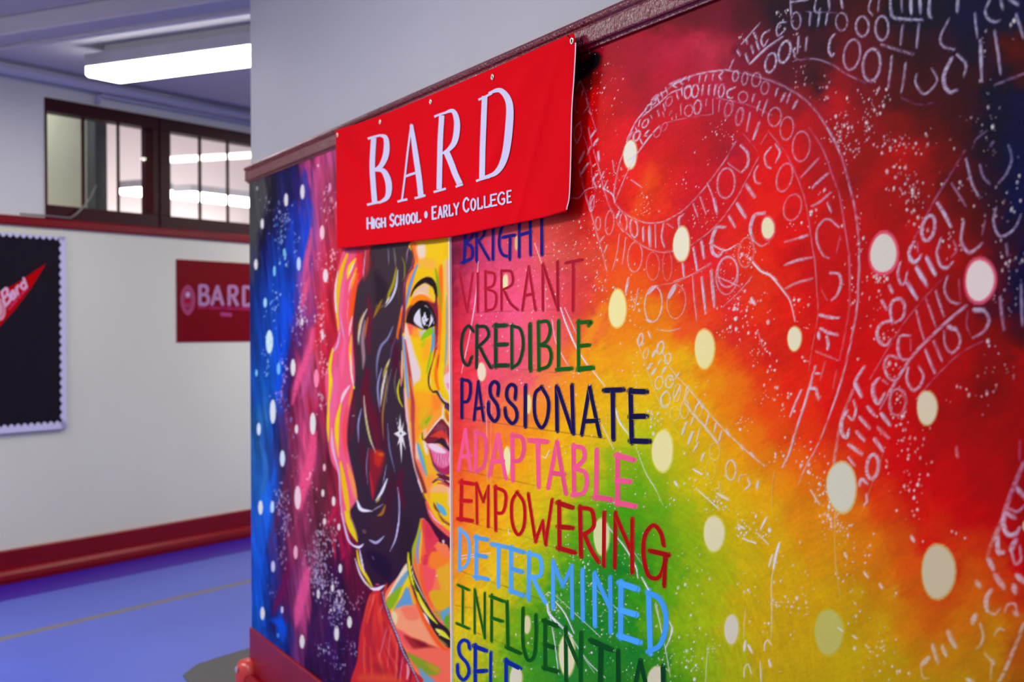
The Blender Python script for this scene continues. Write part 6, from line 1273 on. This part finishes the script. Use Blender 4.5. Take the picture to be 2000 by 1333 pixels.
BIG = {'B': '30~266,650 258,800 262,900 272,1028|12~232,655 262,646 300,636|12~228,1038 262,1030 300,1022|34~296,634 336,652 338,740 308,812 262,838|36~270,838 322,842 352,910 346,990 296,1028',
       'A': '10~484,570 464,720 446,880 430,1008|32~484,575 505,720 528,880 540,995|13~448,874 486,860 520,850|12~404,1020 430,1012 461,1006|12~503,1000 535,992 566,982',
       'R': '30~660,520 652,650 648,800 645,948|12~616,528 650,514 690,502|12~613,964 645,955 684,944|35~676,504 726,496 748,560 738,660 706,712 662,742|34~688,735 712,790 738,860 764,916|12~740,934 760,926 782,918',
       'D': '32~908,408 902,560 896,720 893,885|12~872,430 905,415 950,392|12~858,900 895,888 940,876|44~930,392 1000,376 1050,450 1048,600 1024,760 975,850 890,884'}
def surf_n(px, py, lift): return banner_surf(px, py, lift)
for ch, body in BIG.items():
    L_ = Strokes(.0022, LET)
    for tok in body.split('|'):
        w, s_ = tok.split('~')
        curved_bowl = float(w) > 33 and ch != 'A' and not s_.startswith('688')
        L_.stroke(pts('N', s_), float(w) / 2.962, LET, 1, .15, (.25, .25) if curved_bowl else ((.6, 1.0) if ch == 'A' and float(w) > 20 else (1, 1)), n=10, caps=False)
    L_.build('letter', banner, m_paint, 'large white letter %s' % ch, surf=surf_n)
FONT = {'H': '0,0 0,1|1,0 1,1|0,.5 1,.5', 'I': '.5,0 .5,1', 'G': '.95,.82 .6,1 .15,.82 0,.5 .15,.18 .6,0 .95,.12 .97,.42|.6,.42 .97,.42', 'S': '.92,.85 .5,1 .1,.8 .2,.58 .8,.42 .92,.2 .5,0 .05,.15', 'C': '.98,.80 .6,1 .15,.82 0,.5 .15,.18 .6,0 1,.18',
        'O': '.5,1 .12,.82 0,.5 .12,.18 .5,0 .88,.18 1,.5 .88,.82 .5,1', 'L': '0,0 0,1|0,.03 1,.03|1,.03 1,.2', 'E': '0,0 0,1|0,.97 1,.97|0,.52 .75,.52|0,.03 1,.03', 'A': '0,0 .5,1|.5,1 1,0|.2,.33 .8,.33', 'R': '0,0 0,1|0,1 .75,.98 .92,.76 .72,.54 0,.5|.45,.5 1,0', 'Y': '0,1 .5,.48|1,1 .5,.48|.5,.48 .5,0',
        'B': '0,0 0,1|0,1 .72,.97 .85,.76 .6,.54 0,.52|0,.52 .75,.5 1,.26 .78,.03 0,0', 'D': '0,0 0,1|0,1 .6,.95 1,.65 1,.35 .6,.05 0,0', 'a': '.1,.55 .5,.68 .85,.55 .88,0|.85,.36 .4,.38 .05,.2 .35,0 .85,.14', 'r': '.1,0 .1,.66|.1,.45 .5,.68 .95,.62', 'd': '.85,0 .88,1|.85,.5 .45,.66 .08,.35 .4,0 .85,.16'}
def glyph(st, ch, o, ax, up, w, color, feather=.25):
    """stroke letter in a frame: o = foot of the left side, ax = width vector, up = height vector (photo frame)"""
    for s_ in FONT[ch].split('|'):
        q = np.array([[float(x) for x in p.split(',')] for p in s_.split()])
        st.stroke(np.array(o) + q[:, :1] * np.array(ax) + q[:, 1:] * np.array(up), w, color, 1, feather, n=5)
tg = Strokes(.0022, LET)
bx = [105, 330, 385, 760, 895, 1230, 1275, 1870]; by_ = [556, 528, 524, 468, 440, 374, 352, 228]
def tl(x): return float(np.interp(x, bx, by_))
for gi, (ch, x0, x1, h, w) in enumerate((('H', 112, 168, 146, 23), ('I', 178, 206, 118, 24), ('G', 217, 262, 122, 20), ('H', 284, 328, 118, 22), ('S', 388, 436, 156, 22), ('C', 450, 496, 128, 20), ('H', 518, 556, 128, 21), ('O', 586, 628, 124, 20), ('O', 648, 694, 128, 20), ('L', 716, 758, 132, 20),
                          ('E', 906, 954, 166, 22), ('A', 976, 1024, 148, 18), ('R', 1046, 1086, 148, 19), ('L', 1112, 1152, 148, 19), ('Y', 1168, 1226, 152, 19), ('C', 1284, 1348, 178, 22), ('O', 1376, 1430, 150, 20), ('L', 1462, 1512, 150, 19), ('L', 1542, 1600, 152, 19), ('E', 1620, 1690, 154, 20), ('G', 1708, 1786, 156, 21), ('E', 1820, 1866, 160, 20))):
    if gi in (4, 10, 15):
        tg.build('lettering', banner, m_paint, 'small white lettering ' + {4: 'HIGH', 10: 'SCHOOL', 15: 'EARLY'}[gi], surf=surf_n); tg = Strokes(.0022, LET)
    k = 6.25; y0, y1 = tl(x0), tl(x1)
    glyph(tg, ch, (700 + x0 / k, 360 + y0 / k - 1.2), ((x1 - x0) / k, (y1 - y0) / k), (-.4, -h / k * .93), w / k * .92, LET)
tg.build('lettering', banner, m_paint, 'small white lettering COLLEGE', surf=surf_n); tg = Strokes(.0022, LET)
tg.blob(np.array([[825 + 20 * math.cos(a), 373 + 44 * math.sin(a)] for a in np.linspace(0, 6.283, 14, endpoint=False)]) / 6.25 + (700, 360), LET, .2)
tg.build('bullet_dot', banner, m_paint, 'small white dot between the words', surf=surf_n)
# grommets
m_brass = mat('nickel_grommet', (226, 220, 196), .25, .5, metal=1.0)
m_dark = mat('dark_hole', (18, 8, 10), .8, .1)
for gx, gy in ((303, 558), (595, 441), (953, 298), (1413, 88), (56, 634)):
    p = banner_surf(np.array([gx / 2.962 + 640]), np.array([gy / 2.962 + 50]), .0016)[0]
    mb = MB(); R0, r0 = .0062, .0024
    n1, n2 = 20, 8; vs = []; fs = []
    for i_ in range(n1):
        a = 2 * math.pi * i_ / n1
        for j_ in range(n2):
            b = 2 * math.pi * j_ / n2; vs.append(p + (R0 + r0 * math.cos(b)) * (math.cos(a) * WD + math.sin(a) * Z) + WN * r0 * .6 * math.sin(b))
    for i_ in range(n1):
        for j_ in range(n2): fs.append((i_ * n2 + j_, ((i_ + 1) % n1) * n2 + j_, ((i_ + 1) % n1) * n2 + (j_ + 1) % n2, i_ * n2 + (j_ + 1) % n2))
    mb.add(vs, fs); gr = mb.build('grommet', m_brass, banner, smooth=True)
    mb = MB(); mb.prism([p + .0045 * (math.cos(a) * WD + math.sin(a) * Z) - WN * .0012 for a in np.linspace(0, 2 * math.pi, 14, endpoint=False)], WN * .0006)
    h_ = mb.build('eyelet_hole', m_dark, gr)
q0 = banner_surf(np.array([1109.]), np.array([69.5]), .012)[0]; q1 = banner_surf(np.array([1117.]), np.array([78.5]), -.004)[0]
mb = MB(); mb.tube([q0, q1], .0011, 8); mb.tube([q0 + (q0 - q1) * .02, q0], .0022, 10)
tag(mb.build('nail', mat('dark_steel_nail', (40, 30, 32), .4, .5, metal=.8), smooth=True), 'small dark nail through the top right grommet of the red banner', 'nail')
# ================================================================== red sign and pennant on the back wall
def back_surf(off):
    def f(px, py, lift):
        r = ray(px, py); k = (((BC - CAM) @ BN) + off + lift) / (r @ BN)
        return CAM + r * k[..., None]
    return f
sl, stp = bu(345, 506.5, .006); sbt = bu(345, 669, .006)[1]; srt = bu(556, 600, .006)[0]
sign = empty('wall_sign', back_pt((sl + srt) / 2, sbt)); tag(sign, 'dark red sign with oval seal on the back wall under the transom windows', 'sign')
mb = MB(); mb.wbox(back_pt, sl, srt, sbt, stp, 0, .006); mb.build('board', mat('crimson_sign', (124, 0, 20), .5, .06), sign)
SG = (132, 0, 24); SL_ = (182, 134, 176)
f_s = back_surf(.0066)
st = Strokes(.0, SG)
for ch, x0, x1 in (('B', 630, 840), ('A', 925, 1190), ('R', 1345, 1545), ('D', 1700, 1950)):
    y0 = 682 + (x0 - 630) * .026; glyph(st, ch, (340 + x0 / 12.5, 540 + y0 / 12.5), ((x1 - x0) / 12.5, .026 * (x1 - x0) / 12.5), (0, -465 / 12.5 * .97), 6.0, SL_, .5)
st.build('lettering', sign, m_paint, 'pale pink capital lettering', surf=f_s)
st = Strokes(.0, SG)
for x0, x1 in ((580, 790), (850, 1130), (1180, 1215), (1260, 1440), (1480, 1530), (1570, 1930), (1960, 2300)):
    y0 = 760 + (x0 - 580) * .032; st.stroke(np.array([[340 + x0 / 12.5, 540 + y0 / 12.5], [340 + x1 / 12.5, 540 + (y0 + (x1 - x0) * .03) / 12.5]]), 4.4, (164, 54, 104), .9, 1.4)
st.stroke(np.array([[340 + 1150 / 12.5, 540 + 925 / 12.5], [340 + 1390 / 12.5, 540 + 945 / 12.5]]), 6.5, (176, 76, 132), .95, 1.2)
st.build('small_print', sign, m_paint, 'blurred lines of small pink print', surf=f_s)
st = Strokes(.0, SG)
def oval(cx, cy, rx, ry, sharp=1.0): return np.array([[340 + (cx + rx * math.copysign(abs(math.cos(a)) ** sharp, math.cos(a))) / 12.5, 540 + (cy + ry * math.sin(a)) / 12.5] for a in np.linspace(0, 2 * math.pi, 26, endpoint=False)])
st.blob(oval(335, 580, 180, 375, 1.2), (170, 70, 116), 1.0); st.blob(oval(335, 580, 128, 285, 1.2), (158, 66, 100), 1.0)
for c in (oval(335, 580, 165, 350, 1.2), oval(335, 580, 130, 290, 1.2)): st.stroke(np.vstack([c, c[:1]]), 1.1, (194, 120, 160), .8, .6, curved=False)
st.blob(oval(335, 450, 55, 70), (198, 166, 200), 1.4); st.blob(oval(330, 605, 60, 50), (178, 36, 62), 1.4); st.blob(oval(330, 550, 40, 10), (140, 20, 60), .6); st.blob(oval(330, 775, 26, 16), (140, 10, 50), .8)
st.build('seal', sign, m_paint, 'pink pointed oval seal', surf=f_s)
# pennant pinned on the board
f_p = back_surf(.026)
tip = np.array([89.5, 515.5])
pen_px = np.array([[89.5, 515.5], [70, 529], [40, 549], [20, 561], [0, 569], [-60, 598], [-150, 640], [-112, 720], [-62, 712], [0, 637.5], [30, 604], [60, 564], [80, 532]])
f3 = f_p(pen_px[:, 0], pen_px[:, 1], np.zeros(len(pen_px)))
pn = empty('pennant', f3[np.argmin(f3[:, 2])]); tag(pn, 'small red felt pennant pinned on the black bulletin board', 'pennant')
mb = MB(); mb.prism(list(f3), -BN * .0015); mb.build('felt', mat('red_felt', (196, 0, 8), .85, .05, bump=(500, .08)), pn)
PR = (196, 4, 12); PL = (232, 188, 220)
st = Strokes(.0004, PR)
def pp(x, y): return np.array([x, y]) / 8.33 + (0, 500)
for ch, foot, right, up, w in (('B', pp(86, 818), pp(180, 722), pp(26, 590), 4.2), ('a', pp(190, 730), pp(270, 660), pp(140, 560), 3.6), ('r', pp(290, 640), pp(350, 590), pp(235, 470), 3.6), ('d', pp(358, 570), pp(450, 500), pp(300, 420), 3.6)):
    glyph(st, ch, foot, right - foot, up - foot, w, PL, .4)
st.build('lettering', pn, m_paint, 'pale pink lettering along the pennant', surf=f_p)
st = Strokes(.0004, PR)
for a, b in ((pp(140, 870), pp(165, 850)), (pp(175, 830), pp(280, 710)), (pp(300, 680), pp(335, 655)), (pp(350, 620), pp(450, 520))): st.stroke(np.array([a, b]), 2.6, (222, 80, 130), .9, .8)
st.build('small_print', pn, m_paint, 'line of small pink print', surf=f_p)
st = Strokes(.0004, PR)
cs = pp(-20, 870)
st.blob(np.array([cs + (13 * math.cos(a) + 3 * math.sin(a) * .6, 22 * math.sin(a)) for a in np.linspace(0, 2 * math.pi, 24, endpoint=False)]), (222, 160, 176), .6)
st.stroke(np.array([cs + (9 * math.cos(a), 16 * math.sin(a)) for a in np.linspace(0, 2 * math.pi, 24)]), 1.2, (200, 110, 140), .8, .5, curved=False)
st.build('seal', pn, m_paint, 'pale pink oval seal', surf=f_p)
